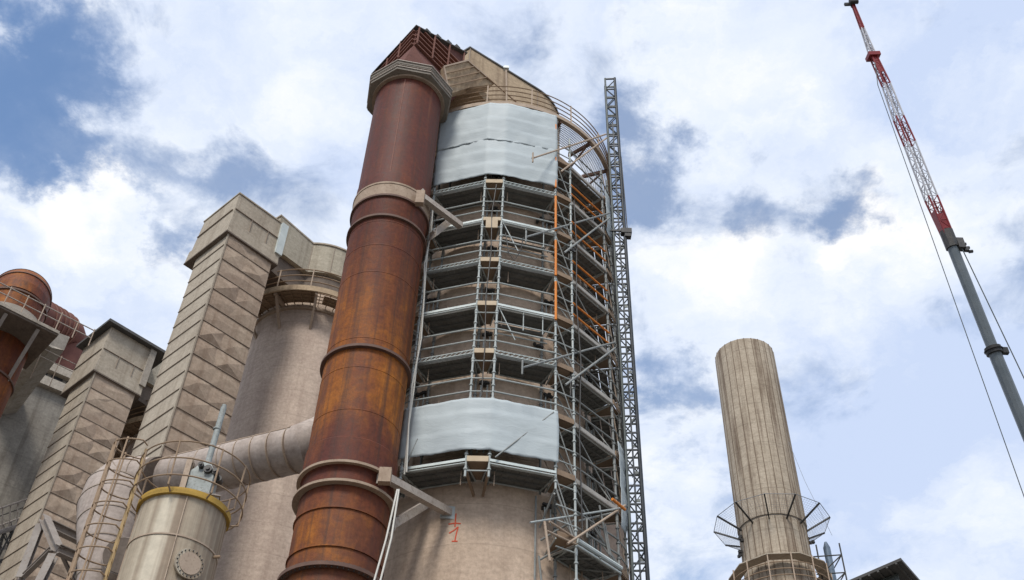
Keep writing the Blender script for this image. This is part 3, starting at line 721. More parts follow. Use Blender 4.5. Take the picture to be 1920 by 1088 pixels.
# ------------------------------------------------------------------ two more silos with square clad ducts
def silo(c, R, zt, ringR, label, wall, seed):
    s = thing('silo', (c[0], c[1], 0), label, 'silo', 'silos behind the square ducts')
    MB().lathe(c, [(R, 0), (R, zt - .4), (R - .02, zt - .35)], 96).build('shell', wall, s)
    MB().band(c, R - .05, R + .10, zt - .40, zt - .28, 96).build('rim', M['dust_steel'], s)
    MB().lathe(c, [(R, zt - .3), (R - .05, zt + .55), (1.9, zt + 2.4)], 72).build('cone', M['clad_brown'], s)
    MB().band(c, ringR - .04, ringR + .03, zt - .16, zt + .14, 90).build('walkway_ring', M['hood'], s)
    mb = MB(); r = R + .16
    while r < ringR - .1:
        mb.band(c, r - .02, r + .02, zt - .05, zt - .01, 64); r += .22
    for i in range(48): mb.bar(pol(c, R, i * 7.5, zt - .08), pol(c, ringR - .05, i * 7.5, zt - .08), .03, .05)
    mb.band(c, R + .05, ringR - .05, zt - .008, zt + .002, 60, -130, 12); mb.band(c, R + .1, ringR - .35, zt - .008, zt + .002, 40, 18, 120)
    mb.build('grating', M['tube_rust'], s)
    for a in range(-165, 180, 30):
        mb = MB(); mb.bar(pol(c, R, a - 3, zt - .2), pol(c, ringR - .05, a - 3, zt - .2), .12, .16); mb.bar(pol(c, R - .03, a - 3, zt - 1.5), pol(c, ringR - .15, a - 3, zt - .2), .10, .12); mb.build('walkway_bracket', M['dust_steel'], s)
    for z in (.42, .78, 1.15): MB().hoop(c, zt + z, ringR, .03, 80).build('handrail', M['tube_rust'], s)
    for a in range(-165, 180, 24): MB().bar(pol(c, ringR, a + 4, zt), pol(c, ringR, a + 4, zt + 1.2), .05, .05).build('railing_post', M['dust_steel'], s)
    hood(s, c, 2.48, 1.35, 4.3, zt + 2.3, zt + 2.0, 39.0, M['hood_far'], M['clad_light'], 4, taper=False)
    # throat: shade of the open hollow under the hood put into its colour
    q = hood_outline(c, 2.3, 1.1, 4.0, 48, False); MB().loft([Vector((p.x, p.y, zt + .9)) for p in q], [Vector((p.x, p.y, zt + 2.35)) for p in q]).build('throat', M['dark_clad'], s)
    return s
S2 = (-9.6, 38.8)
silo(S2, 2.68, 34.9, 3.72, 'dusty brown round silo with a railed ring walkway, partly behind the rusty duct', M['silo_far'], 1)

def square_duct(corner, u, wR, wL, zb, ztop, label, sd, roof=False):
    """corner = plan corner facing the camera; right face along u, left face along v"""
    v = Vector((-u.y, u.x, 0)); c = Vector((corner[0], corner[1], 0))
    d = thing('square_duct', (c.x, c.y, 0), label, 'duct', 'square clad ducts')
    cs = [c, c + u * wR, c + u * wR + v * wL, c + v * wL]
    mb = MB(); mb.loft([Vector((p.x, p.y, 0)) for p in cs], [Vector((p.x, p.y, zb + .05)) for p in cs]); mb.build('core', M['clad_light'], d, smooth=False)
    # left face: flat sheets with lapped horizontal joints
    nl = -u; nr = u.cross(Vector((0, 0, 1)))
    ph = .86; z = 8.0; mb = MB(); rnd = random.Random(sd)
    while z < zb - .05:
        z2 = min(z + ph, zb)
        a = c + nl * .012; b = c + v * wL + nl * .012
        A = [Vector((a.x, a.y, z)), Vector((b.x, b.y, z)), Vector((b.x, b.y, z2)), Vector((a.x, a.y, z2))]
        o1 = nl * .022; o2 = nl * .004
        mb.add([A[0] + o1, A[1] + o1, A[2] + o2, A[3] + o2, A[0], A[1]], [[0, 1, 2, 3], [4, 5, 1, 0]]); z += ph
    mb.build('left_cladding', M['clad_light'], d, smooth=False)
    mb = MB(); z = 8.0
    while z < zb:
        a = c + nl * .03; b = c + v * wL + nl * .03
        mb.box((Vector((a.x, a.y, z)) + Vector((b.x, b.y, z))) / 2, v * (wL / 2), nl * .025, Vector((0, 0, .013))); z += ph
    mb.build('joint_strip', M['dust_joint'], d, smooth=False)
    # right face: cross-broken, dented panels
    mb = MB(); z = 8.0
    while z < zb - .05:
        z2 = min(z + ph, zb); H = z2 - z
        def P_(s_, t_, d_): return Vector((c.x, c.y, z + H * t_)) + u * (wR * s_) + nr * (.012 + d_)
        k1, k2 = rnd.uniform(.18, .36), rnd.uniform(.62, .84); amp = rnd.choice((.55, .75, .95, 1.1) if roof or z > 25 else (.15, .25, .4)) * rnd.uniform(.4, .75)
        m0 = rnd.uniform(.42, .58)
        bot = [P_(0, 0, 0), P_(m0, 0, rnd.uniform(0, .05) * amp), P_(1, 0, 0)]; top_ = [P_(0, 1, 0), P_(m0 + rnd.uniform(-.08, .08), 1, rnd.uniform(0, .04) * amp), P_(1, 1, 0)]
        a1 = P_(k1, rnd.uniform(.35, .65), rnd.uniform(.10, .22) * amp); a2 = P_(k2, rnd.uniform(.35, .65), rnd.uniform(.08, .22) * amp)
        md = P_((k1 + k2) / 2, rnd.uniform(.4, .6), rnd.uniform(-.01, .06))
        e1_, e2_ = P_(0, .5, rnd.uniform(0, .02)), P_(1, .5, rnd.uniform(0, .02))
        V = bot + top_ + [a1, a2, md, e1_, e2_]
        mb.add(V, [[0, 1, 6], [1, 8, 6], [8, 4, 6], [4, 3, 6], [3, 9, 6], [9, 0, 6], [1, 2, 7], [2, 10, 7], [10, 5, 7], [5, 4, 7], [4, 8, 7], [8, 1, 7]]); z += ph
    mb.build('right_cladding', M['clad_brown'], d, smooth=False)
    mb = MB(); z = 8.0
    while z < zb:
        a = c + nr * .03; b = c + u * wR + nr * .03
        mb.box((Vector((a.x, a.y, z)) + Vector((b.x, b.y, z))) / 2, u * (wR / 2), nr * .025, Vector((0, 0, .015))); z += ph
    mb.build('joint_strip', M['dust_joint'], d, smooth=False)
    MB().bar(c + Vector((0, 0, 8)) + (nl + nr) * .03, c + Vector((0, 0, zb)) + (nl + nr) * .03, .06, .06, u).build('corner_trim', M['clad_light'], d)
    # head box: skirt, then two tiers
    w2, l2 = 2.72, 3.1
    b0 = c - u * .18 - v * .12
    def rect(o, w, l, z): return [Vector((q.x, q.y, z)) for q in (o, o + u * w, o + u * w + v * l, o + v * l)]
    hd = MB().loft(rect(b0 + u * .07 + v * .07, w2 - .12, l2 - .15, zb + .42), rect(b0 + u * .10 + v * .09, w2 - .16, l2 - .5, ztop)).build('head_box', M['clad_light'], d, smooth=False)
    MB().loft(rect(b0, w2, l2, zb), rect(b0 + u * .03 + v * .03, w2 - .06, l2 - .08, zb + .70)).build('skirt', M['clad_light'], hd, smooth=False)
    MB().loft(rect(b0 - u * .02 - v * .02, w2 + .04, l2 + .04, zb - .07), rect(b0 - u * .02 - v * .02, w2 + .04, l2 + .04, zb + .003)).build('skirt_edge', M['dark_clad'], hd, smooth=False)
    mb = MB(); o = b0 + u * .06 + v * .06
    zz = zb + 1.5
    mb.box(Vector((o.x, o.y, zz)) + u * w2 / 2 * .98, u * (w2 / 2 - .07), nr * .03, Vector((0, 0, .013)))
    for q_ in (.35, .68): mb.box(Vector((o.x, o.y, zz - .45)) + u * w2 * q_, u * .012, nr * .026, Vector((0, 0, .42)))
    mb.box(Vector((o.x, o.y, zz)) + v * l2 / 2 * .93, v * (l2 / 2 - .25), nl * .03, Vector((0, 0, .013)))
    mb.build('joint_strip', M['dust_joint'], hd, smooth=False)
    mb = MB(); rz = ztop + .003
    if roof: mb.loft(rect(b0 - u * .25 - v * .25, w2 + 1.0, l2 + .1, rz), rect(b0 - u * .25 - v * .25, w2 + 1.0, l2 + .1, rz + .16))
    else: mb.loft(rect(b0 + u * .06 + v * .05, w2 - .08, l2 - .42, rz), rect(b0 + u * .06 + v * .05, w2 - .08, l2 - .42, rz + .07))
    mb.build('roof', M['roof_dark'] if roof else M['clad_light'], hd, smooth=False)
    # pale edge plate where the connecting duct begins
    e = b0 + u * (w2 - .06)
    MB().loft(rect(e - u * .22 - v * .06, .34, .3, zb + .55), rect(e - u * .22 - v * .06, .34, .3, ztop - .02)).build('edge_plate', M['toe'] if not roof else M['beam_conc'], hd, smooth=False)
    return d
u2 = Vector((.69, .724, 0)).normalized()
square_duct((-12.14, 31.45), u2, 2.3, 2.3, 34.45, 36.92, 'square clad duct with crumpled brown side and boxy head, standing beside the dusty silo', 5)
square_duct((-20.5, 41.6), u2, 2.3, 2.3, 34.75, 37.7, 'square clad duct with diamond dents and a flat dark roof, at the far left', 9, True)
S3 = (-17.95, 49.0)
silo(S3, 2.68, 34.9, 3.72, 'dusty silo mostly hidden behind the two square clad ducts', M['silo_far'], 2)

# ------------------------------------------------------------------ dust covered round pipe with mitred elbow
PZ = 21.15
pr = thing('dust_pipe', tuple(atz(418, 876, PZ).xy) + (PZ,), 'long round dust covered pipe running level in front of the silo behind the rusty duct', 'pipe')
P0 = atz(262, 912, PZ); P1 = atz(560, 842, PZ)
d = (P1 - P0).normalized()
P2 = P1 + d * .3 + Vector((.35, .5, .7)); P3 = P2 + Vector((.9, 1.4, 2.4))
MB().path([P0, P0.lerp(P1, .5), P1, P2, P3], .76, 40).build('pipe_run', M['pipe'], pr)
mb = MB()
for k in (.12, .28, .44, .58, .68, .78, .88, .98):
    c = P0.lerp(P1, k); mb.tube(c - d * .015, c + d * .015, .772, 40)
mb.build('joint_band', M['dust_steel'], pr)
mb = MB(); side = d.cross(Vector((0, 0, 1))).normalized()
if side.y > 0: side = -side
a = side * .65 + Vector((0, 0, .41)); mb.bar(P0 + a, P1 + a, .03, .03, side); mb.build('lap_seam', M['dust_steel'], pr)
# elbow of ever-turning segments
el = [(292, 903, 31.9), (266, 905, 32.3), (240, 912, 32.6), (224, 930, 32.6), (213, 957, 32.4), (205, 990, 32.1), (196, 1030, 31.9), (184, 1085, 31.8), (170, 1140, 31.8)]
ers = [.72, .88, 1.04, 1.14, 1.12, .98, .80, .60, .50]
pts = [at(*q) for q in el]
MB().path(pts, 1.0, 40, rs=ers).build('elbow', M['pipe'], pr, sharp=12)
mb = MB()
for i in range(1, 8):
    dd = (pts[i + 1] - pts[i - 1]).normalized(); mb.tube(pts[i] - dd * .02, pts[i] + dd * .02, ers[i] + .015, 40)
mb.build('mitre_seam', M['dust_joint'], pr)
dd = (pts[0] - pts[1]).normalized()
MB().tube(pts[0] - dd * .1, pts[0] + dd * .15, .80, 40).build('socket', M['dark_clad'], pr)  # dark ring paints the shaded gap between pipe and elbow
# dark stub duct beside the lower end
q0 = at(231, 1042, 30.6); dn = Vector((.25, -.9, -.05)).normalized()
MB().tube(q0 - dn * 1.6, q0, .60, 36).build('stub_duct', M['pipe'], pr); MB().tube(q0 + dn * .002, q0 + dn * .03, .57, 36).build('stub_mouth_shade', M['dark_clad'], pr)  # dark disc paints the shade inside the open stub end

# ------------------------------------------------------------------ small tank with yellow rim, ladder and cage
TK = at(352, 940, 20.0); TKc = (TK.x, TK.y); tz = at(352, 925, 19.15).z; kr = .86
tk = thing('tank', (TKc[0], TKc[1], 0), 'round streaked steel tank with a yellow top rim and a caged ladder', 'tank')
MB().lathe(TKc, [(kr, 0), (kr, tz - .06), (0.01, tz - .05)], 80).build('shell', M['tank'], tk)
MB().band(TKc, kr - .06, kr + .07, tz - .06, tz + .07, 80).build('rim', M['yellow'], tk)
mb = MB()
for z in (tz - .95, tz - 2.4, tz - 3.9): mb.band(TKc, kr - .05, kr + .018, z, z + .03, 80)
for a in (17, 107, 197, 287): mb.bar(pol(TKc, kr + .008, a, 2), pol(TKc, kr + .008, a, tz - .08), .02, .02)
mb.build('weld_seam', M['dust_steel'], tk)
# manhole with bolted blank
ac = 40; mz = at(372, 1064, 19.2).z; c = pol(TKc, kr + .0, ac, mz); nd = pol((0, 0), 1, ac, 0)
mb = MB(); mb.tube(c - nd * .1, c + nd * .06, .27, 40); mb.tube(c + nd * .061, c + nd * .09, .30, 40); mh_ = mb.build('manhole', M['tank'], tk)
MB().tube(c + nd * .091, c + nd * .105, .22, 40).build('blank_flange', M['dust_steel'], mh_)
mb = MB(); sd_ = nd.cross(Vector((0, 0, 1)))
for i in range(20):
    t = 2 * math.pi * i / 20; q = c + sd_ * math.cos(t) * .262 + Vector((0, 0, math.sin(t) * .262)); mb.tube(q + nd * .09, q + nd * .115, .014, 6)
mb.build('bolt', M['coupler'], mh_)
MB().tube(pol(TKc, kr - .02, 80, tz - 1.0), pol(TKc, kr + .14, 80, tz - 1.0), .03).build('stub', M['tube_rust'], tk)
# guard rail round the top
rr = kr + .22
for z in (.22, .62, 1.02): MB().hoop(TKc, tz + z, rr + .05, .016, 64).build('guard_hoop', M['tube_rust'], tk)
for a in (-150, -105, -50, -5, 40, 75, 110, 150): MB().path([pol(TKc, kr, a, tz - .05), pol(TKc, rr + .02, a, tz + .02), pol(TKc, rr + .05, a, tz + 1.04)], .02, 6).build('railing_post', M['tube_rust'], tk)
# ladder on the left flank with hoops
la = -72
ld = MB(); n0 = pol((0, 0), 1, la, 0); s0 = pol((0, 0), 1, la + 90, 0)
b = pol(TKc, kr + .22, la, 0)
for e in (-.2, .2): ld.bar(b + s0 * e + Vector((0, 0, 3)), b + s0 * e + Vector((0, 0, tz + 1.2)), .05, .05, n0)
z = 3.2
while z < tz + 1.1: ld.tube(b - s0 * .2 + Vector((0, 0, z)), b + s0 * .2 + Vector((0, 0, z)), .014, 6); z += .28
lad = ld.build('ladder', M['yellow_dust'], tk)
mb = MB(); hc = (b + n0 * .12).xy; z = tz - 4.2
cage = []
while z < tz + 1.35:
    pts_ = [b + s0 * (.2 + .0) + Vector((0, 0, z))]
    for i in range(17):
        t = math.pi * i / 16; pts_.append(b + s0 * .36 * math.cos(t) + n0 * (.10 + .56 * math.sin(t)) + Vector((0, 0, z)))
    pts_.append(b - s0 * .2 + Vector((0, 0, z))); mb.path(pts_, .016, 6); z += .5
for i in (3, 6, 8, 10, 13):
    t = math.pi * i / 16; q = b + s0 * .36 * math.cos(t) + n0 * (.10 + .56 * math.sin(t)); mb.bar(q + Vector((0, 0, tz - 4.3)), q + Vector((0, 0, tz + 1.35)), .035, .012)
mb.build('cage', M['tube_rust'], lad)
# machinery on the lid: slide frame, filter body and upright pipe
fx = at(372, 905, 20.0); fz0 = tz - .04
base = Vector((TKc[0] + .02, TKc[1] - .05, fz0))
mb = MB()
for q in (Vector((-.14, -.1, 0)), Vector((-.14, .25, 0))): mb.ibeam(base + q, base + q + Vector((0, 0, 1.30)), .12, .14, .02, Vector((0, 1, 0)))
mb.bar(base + Vector((-.14, -.1, 1.25)), base + Vector((-.14, .25, 1.25)), .1, .08); mb.build('lifting_frame', M['dust_steel'], tk)
mb = MB(); c = base + Vector((.17, .08, 0)); mb.loft([c + Vector((x, y, .1)) for x, y in ((-.25, -.2), (.25, -.2), (.25, .2), (-.25, .2))], [c + Vector((x, y, 1.0)) for x, y in ((-.25, -.2), (.25, -.2), (.25, .2), (-.25, .2))])
mb.loft([c + Vector((x, y, 1.001)) for x, y in ((-.25, -.2), (.25, -.2), (.25, .2), (-.25, .2))], [c + Vector((x, y, 1.3)) for x, y in ((-.08, -.08), (.08, -.08), (.08, .08), (-.08, .08))])
mb.build('filter_body', M['green_grey'], tk)
mb = MB(); c2 = c + Vector((0, 0, 1.25))
mb.tube(c2, c2 + Vector((.02, 0, 1.55)), .065, 14)
for z in (.5, .95): mb.tube(c2 + Vector((0, 0, z)), c2 + Vector((0, 0, z + .03)), .085, 14)
mb.tube(c2 + Vector((.02, 0, 1.55)), c2 + Vector((.02, 0, 1.62)), .05, 14); mb.build('upright_pipe', M['green_grey'], tk)
mb = MB()
for x, y, z, r in ((.12, -.2, 1.02, .09), (.26, -.15, 1.0, .07), (-.05, -.2, 1.12, .06), (.3, .05, .95, .08)):
    mb.tube(c + Vector((x, y - .08, z)), c + Vector((x, y + .08, z)), r, 12); mb.tube(c + Vector((x, y - .11, z)), c + Vector((x, y - .08, z)), r * .5, 8)
mb.build('valve', M['coupler'], tk)
mb = MB(); c3 = base + Vector((.35, -.38, .12)); mb.box(c3, (.36, .1, 0), (-.02, .1, 0), (0, 0, .12)); mb.box(c3 + Vector((0, 0, .123)), (.38, .1, 0), (-.03, .13, 0), (0, 0, .015)); mb.build('control_box', M['frame_steel'], tk)

# ------------------------------------------------------------------ steel support frame at the foot of the far square duct
fr = thing('steel_frame', tuple(at(100, 1040, 42.0)), 'grey steel beam frame bolted across the lower part of the far square duct', 'frame')
FD = 41.6
for a, b_, w, h in (((84, 972, 43.0), (108, 1030, 40.8), .35, .30), ((93, 984, 42.7), (168, 1020, 43.5), .32, .36), ((108, 1030, 40.8), (180, 1062, 41.7), .32, .36), ((100, 1042, 40.8), (66, 1110, 40.7), .3, .3), ((76, 985, 43.0), (38, 1085, 42.9), .3, .26), ((165, 1018, 43.5), (178, 1060, 41.8), .28, .28), ((96, 1030, 41.0), (45, 1080, 42.5), .2, .2), ((118, 1045, 41.2), (140, 1092, 42), .12, .12), ((150, 1030, 42), (128, 1100, 42), .2, .2)):
    MB().ibeam(at(*a), at(*b_), w, h, .035).build('beam', M['frame_steel'], fr)

# ------------------------------------------------------------------ far left: concrete building, rusty elbow pipe, walkway
bd = thing('concrete_building', tuple(at(40, 800, 60).xy) + (0,), 'stained grey concrete building behind the far square duct, at the left edge', 'building')
bu = Vector((.80, .60, 0)).normalized(); bv = Vector((-bu.y, bu.x, 0))
BZ = at(120, 690, 58).z
c = at(120, 690, 58); c = Vector((c.x, c.y, 0)); 
k0 = c - bu * 22; k1 = c + bu * 7
MB().loft([Vector((p.x, p.y, 0)) for p in (k0, k1, k1 + bv * 14, k0 + bv * 14)], [Vector((p.x, p.y, BZ)) for p in (k0, k1, k1 + bv * 14, k0 + bv * 14)]).build('wall', M['grey_conc'], bd, smooth=False)
bn = bu.cross(Vector((0, 0, 1)))
mb = MB()
for z, h in ((BZ - .5, .3), (BZ - 1.6, .3)):
    mb.box((k0 + k1) / 2 + Vector((0, 0, z)) + bn * .2, bu * 14.5, bn * .2, Vector((0, 0, h)))
mb.build('ledge_beam', M['beam_conc'], bd, smooth=False)
mb = MB()
for s in range(18): mb.box(k1 - bu * (s * .95 + .5) + Vector((0, 0, BZ - 1.05)) + bn * .015, bu * .35, bn * .03, Vector((0, 0, .2)))
mb.build('slot', M['black'], bd, smooth=False)  # black plates put the shade inside the slots into colour
# protruding concrete corbel
cq = [at(80, 641, 50), at(93, 618, 50), at(131, 632, 50.6), at(120, 657, 50.6), at(97, 652, 50)]
MB().prism(cq, Vector((-bn.x * 8, -bn.y * 8, 0))).build('corbel', M['beam_conc'], bd, smooth=False)
# walkway slab
wl = thing('roof_walkway', tuple(at(40, 600, 47)), 'grey walkway slab with thin white railing beside the rusty elbow pipe', 'walkway')
WZ = at(2, 565, 44.4).z
w0 = atz(-60, 536, WZ); w1 = atz(112, 622, WZ)
wd = (w1 - w0).normalized(); wn = Vector((-wd.y, wd.x, 0))
if wn.y < 0: wn = -wn
MB().prism([w0, w1, w1 + wn * 3.6, w0 + wn * 3.6], (0, 0, -.28)).build('slab', M['dark_clad'], wl, smooth=False)
MB().bar(w0 - wn * .03 + Vector((0, 0, -.1)), w1 - wn * .03 + Vector((0, 0, -.1)), .05, .16).build('edge_beam', M['beam_conc'], wl)
for z in (.5, 1.0): MB().tube(w0 + Vector((0, 0, z)), w1 + wd * 1.5 + Vector((0, 0, z)), .03, 6).build('handrail', M['bracket'], wl)
for k in range(8):
    p = w0.lerp(w1 + wd * 1.5, k / 7); MB().tube(p, p + Vector((0, 0, 1.1)), .03, 6).build('railing_post', M['dust_steel'], wl)
for z in (.9, 1.4): MB().tube(w0 + wn * 4.5 + Vector((0, 0, z + .6)), w1 + wd * 2.6 + wn * 4.5 + Vector((0, 0, z + .6)), .022, 6).build('handrail', M['bracket'], wl)
for k in range(8):
    p = w0.lerp(w1 + wd * 2.6, k / 7) + wn * 4.5; MB().tube(p, p + Vector((0, 0, 2.1)), .025, 6).build('railing_post', M['dust_steel'], wl)
mb = MB()
for k in (.45, .8):
    p = w0.lerp(w1, k) + Vector((0, 0, -.28)); mb.bar(p + wn * .2, p + wn * 1.9 + Vector((0, 0, -2.2)), .16, .16)
mb.build('brace', M['frame_steel'], wl)
rp = thing('rusty_elbow_pipe', tuple(at(10, 640, 47).xy) + (0,), 'orange rusty pipe with a rounded elbow and dark red arm above the concrete building', 'pipe')
ax = at(0, 640, 47.6); zt_ = at(22, 581, 47.6).z; rr = 1.46
top = [Vector((ax.x, ax.y, 0)), Vector((ax.x, ax.y, zt_ - 1.2)), Vector((ax.x, ax.y, zt_ + .2))]
MB().path(top, rr, 48).build('riser', M['rust_left'], rp)
for z in (zt_ - 1.0, zt_ - 4.6, zt_ - 8.2, zt_ + .2): MB().band((ax.x, ax.y), rr - .1, rr + .07, z - .05, z + .05, 48).build('flange', M['dark_flange'], rp)
ed = Vector((ax.x - .5, ax.y, 0)).normalized()
el = [Vector((ax.x, ax.y, zt_ + .2))]
for i in range(1, 7):
    t = R_(15 * i); el.append(Vector((ax.x, ax.y, zt_ + .2)) + Vector((0, 0, 1)) * (1.55 * math.sin(t)) + ed * (1.55 * (1 - math.cos(t))))
el.append(el[-1] + ed * .6)
MB().path(el, rr, 48).build('elbow', M['rust_left'], rp, sharp=8)
for i in (2, 4):
    dq = (el[i + 1] - el[i - 1]).normalized(); MB().tube(el[i] - dq * .035, el[i] + dq * .035, rr + .05, 48).build('elbow_band', M['dark_flange'], rp)
ap = [at(30, 580, 59), at(75, 600, 60), at(108, 618, 61), at(122, 630, 61.5), at(128, 648, 62), at(120, 670, 62), at(105, 705, 62)]
MB().path(ap, 1.30, 40).build('arm', M['rust_dark'], rp, sharp=12)
mb = MB()
for i, k in ((0, .5), (1, .0), (1, .25), (1, .5), (1, .75), (2, .0), (2, .5)):
    q = ap[i].lerp(ap[i + 1], k); dq = (ap[i + 1] - ap[i]).normalized(); mb.tube(q - dq * .04, q + dq * .04, 1.37, 40)
mb.build('arm_ring', M['rust_rib'], rp)
mb = MB(); mb.lathe((ax.x, ax.y), [(rr + .05, zt_ - .75), (rr + .55, zt_ - 1.6)], 48); mb.build('rain_skirt', M['collar'], rp)
# lattice walkway bridge, lower left
br = thing('walkway_bridge', tuple(at(30, 1000, 50)), 'grey lattice walkway bridge at the left edge in front of the concrete building', 'walkway')
BD = 52
L0, L1 = at(-40, 968, BD), at(62, 932, BD + 2); L2, L3 = at(-40, 1012, BD), at(56, 979, BD + 2)
off = Vector((-.5, 1.6, 0))
for nm, m, prs, r in (('handrail', 'bracket', ((L0, L1), (L0 + off, L1 + off)), .05), ('floor_beam', 'frame_steel', ((L2, L3), (L2 + off, L3 + off)), .13)):
    for p, q in prs: MB().tube(p, q, r, 8).build(nm, M[m], br)
for k in range(8):
    for of in (Vector((0, 0, 0)), off): MB().tube(L0.lerp(L1, k / 7) + of, L2.lerp(L3, k / 7) + of, .035, 6).build('railing_post', M['bracket'], br)
mb = MB()
for k in range(7):
    mb.tube(L2.lerp(L3, k / 7), L2.lerp(L3, (k + 1) / 7) + off, .04, 6); mb.tube(L0.lerp(L1, k / 7) + off, L2.lerp(L3, (k + 1) / 7) + off, .03, 6)
    mb.tube(L0.lerp(L1, (k + .5) / 7) + Vector((0, 0, -.5)), L0.lerp(L1, (k + 1.5) / 7) + Vector((0, 0, -.5)), .025, 6)
mb.build('lacing', M['roof_dark'], br)
lw = Vector((0, 0, -1.9)); mb = MB(); mb.tube(L2 + lw, L3 + lw, .10)
for k in range(6): mb.tube(L2.lerp(L3, k / 6), L2.lerp(L3, (k + .5) / 6) + lw, .05, 6); mb.tube(L2.lerp(L3, (k + .5) / 6) + lw, L2.lerp(L3, (k + 1) / 6), .05, 6)
mb.build('truss', M['roof_dark'], br)

# ------------------------------------------------------------------ chimney
CH = (17.05, 58.85); ch = thing('chimney', (CH[0], CH[1], 0), 'tall beige round chimney with dark vertical seams and a fan of net frames', 'chimney')
zs = 37.75; zt = 52.2
MB().lathe(CH, [(2.35, 0), (2.08, zs - .12), (2.06, zs)], 96).build('lower_stack', M['chimney'], ch)
prof = [(1.98, zs - .02), (2.15, zs), (2.14, zs + .35), (2.10, zt - .2), (2.07, zt)]
MB().lathe(CH, prof + [(1.85, zt), (1.85, zt - 3)], 96).build('upper_stack', M['chimney'], ch)
mb = MB(); rnd = random.Random(4)
for i in range(26):
    a = i * 360 / 26 + rnd.uniform(-1, 1) + 3
    for k in range(10):
        z0 = zs + (zt - zs) * k / 10; z1 = zs + (zt - zs) * (k + 1) / 10
        mb.bar(pol(CH, 2.145 - .06 * k / 10, a + .25 * math.sin(k), z0 + .02), pol(CH, 2.145 - .06 * (k + 1) / 10, a + .25 * math.sin(k + 1), z1), .05, .045, pol((0, 0), 1, a, 0))
mb.build('vertical_seam', M['chim_seam'], ch)
mb = MB()
for i in range(26):
    a = i * 360 / 26 + 6; mb.bar(pol(CH, 2.35, a, 0), pol(CH, 2.085, a, zs - .1), .05, .045, pol((0, 0), 1, a, 0))
mb.build('vertical_seam', M['chim_seam'], ch)
mb = MB()
for dz in (1.9, 5.2, 6.6, 9.8, 12.3): mb.band(CH, 2.0, 2.149 - .004 * dz, zs + dz, zs + dz + .02, 96)
mb.build('ring_joint', M['dust_joint'], ch)
# net frames: arms fanning outward with wire net between
na = 12; arm = []
for i in range(na):
    a = i * 30 + 12; p = pol(CH, 2.05, a, zs - .3); q = pol(CH, 3.65, a, zs + .5); arm.append((p, q))
    MB().bar(p, q, .09, .09).build('net_arm', M['black'], ch)
mb = MB()
for i in range(na):
    (p, q), (p2, q2) = arm[i], arm[(i + 1) % na]
    mb.tube(q, q2, .022, 5)
    for k in range(1, 12): mb.tube(p.lerp(q, k / 12), p2.lerp(q2, k / 12), .006, 4, caps=False)
    for k in range(1, 10): mb.tube(p.lerp(p2, k / 10), q.lerp(q2, k / 10), .006, 4, caps=False)
mb.build('safety_net', M['mesh_wire'], ch)
for a, rr, z in ((-78, 2.3, 36.9), (-86, 2.25, 36.0), (95, 2.4, 37.3)):
    mb = MB(); c = pol(CH, rr, a, z)
    for q in range(5): mb.box(c + Vector((random.uniform(-.15, .15), random.uniform(-.1, .1), random.uniform(-.2, .2))), (.08, .02, .02), (-.02, .07, 0), (0, .02, .10))
    mb.build('dark_equipment', M['black'], ch)  # dark box clumps for equipment of no known kind
# lower platform with pale polygonal kick plate
pz = 32.2; pr_ = 3.05
MB().band(CH, 2.14, pr_, pz, pz + .08, 16).build('platform', M['dust_steel'], ch, smooth=False)
MB().band(CH, pr_ - .04, pr_ + .08, pz - .1, pz + .2, 16).build('platform_edge', M['dust_steel'], ch, smooth=False)
mb = MB(); n = 10; Q = [pol(CH, pr_ + .05, i * 36 + 10, pz + 2.3) for i in range(n)]
for i in range(n):
    a, b_ = Q[i], Q[(i + 1) % n]; cc = Vector((CH[0], CH[1], 0)); ia = a + (cc - Vector((a.x, a.y, 0))).normalized() * .75; ib = b_ + (cc - Vector((b_.x, b_.y, 0))).normalized() * .75
    mb.prism([a, b_, ib, ia], (0, 0, .06))
mb.build('upper_plate', M['clad_light'], ch, smooth=False)
for z in (.5, .9, 1.3, 1.75): MB().hoop(CH, pz + z, pr_ - .02, .03, 40).build('handrail', M['tube_rust'], ch)
for i in range(14): MB().bar(pol(CH, pr_, i * 25.7, pz), pol(CH, pr_, i * 25.7, pz + 2.35), .07, .05).build('railing_post', M['dust_steel'], ch)
mb = MB(); c = pol(CH, 3.3, 92, 0); mb.tube(Vector((c.x, c.y, pz)), Vector((c.x, c.y, pz + 4.6)), .22, 20); mb.tube(Vector((c.x, c.y, pz + 4.6)), Vector((c.x, c.y, pz + 5.0)), .22, 20, .08)
mb.build('side_vessel', M['blue_steel'], ch)
mb = MB()
for a in (78, 106):
    for rr in (2.5, 3.9): mb.tube(pol(CH, rr, a, pz), pol(CH, rr, a, pz + 4.4), .05, 6)
for z in (1.2, 2.4, 3.6):
    mb.tube(pol(CH, 2.2, 78, pz + z), pol(CH, 3.9, 78, pz + z), .04, 6); mb.tube(pol(CH, 3.9, 78, pz + z), pol(CH, 3.9, 106, pz + z), .04, 6); mb.tube(pol(CH, 2.5, 78, pz + z - 1.2), pol(CH, 3.9, 78, pz + z), .04, 6)
mb.tube(pol(CH, 3.9, 78, pz), pol(CH, 4.6, 88, pz - 3), .06, 6); mb.build('side_frame', M['coupler'], ch)
MB().path([pol(CH, 2.15, 50, zs + 6), pol(CH, 2.6, 62, zs + 3), pol(CH, 3.6, 80, zs - .5)], .012, 5).build('wire', M['mesh_wire'], ch)

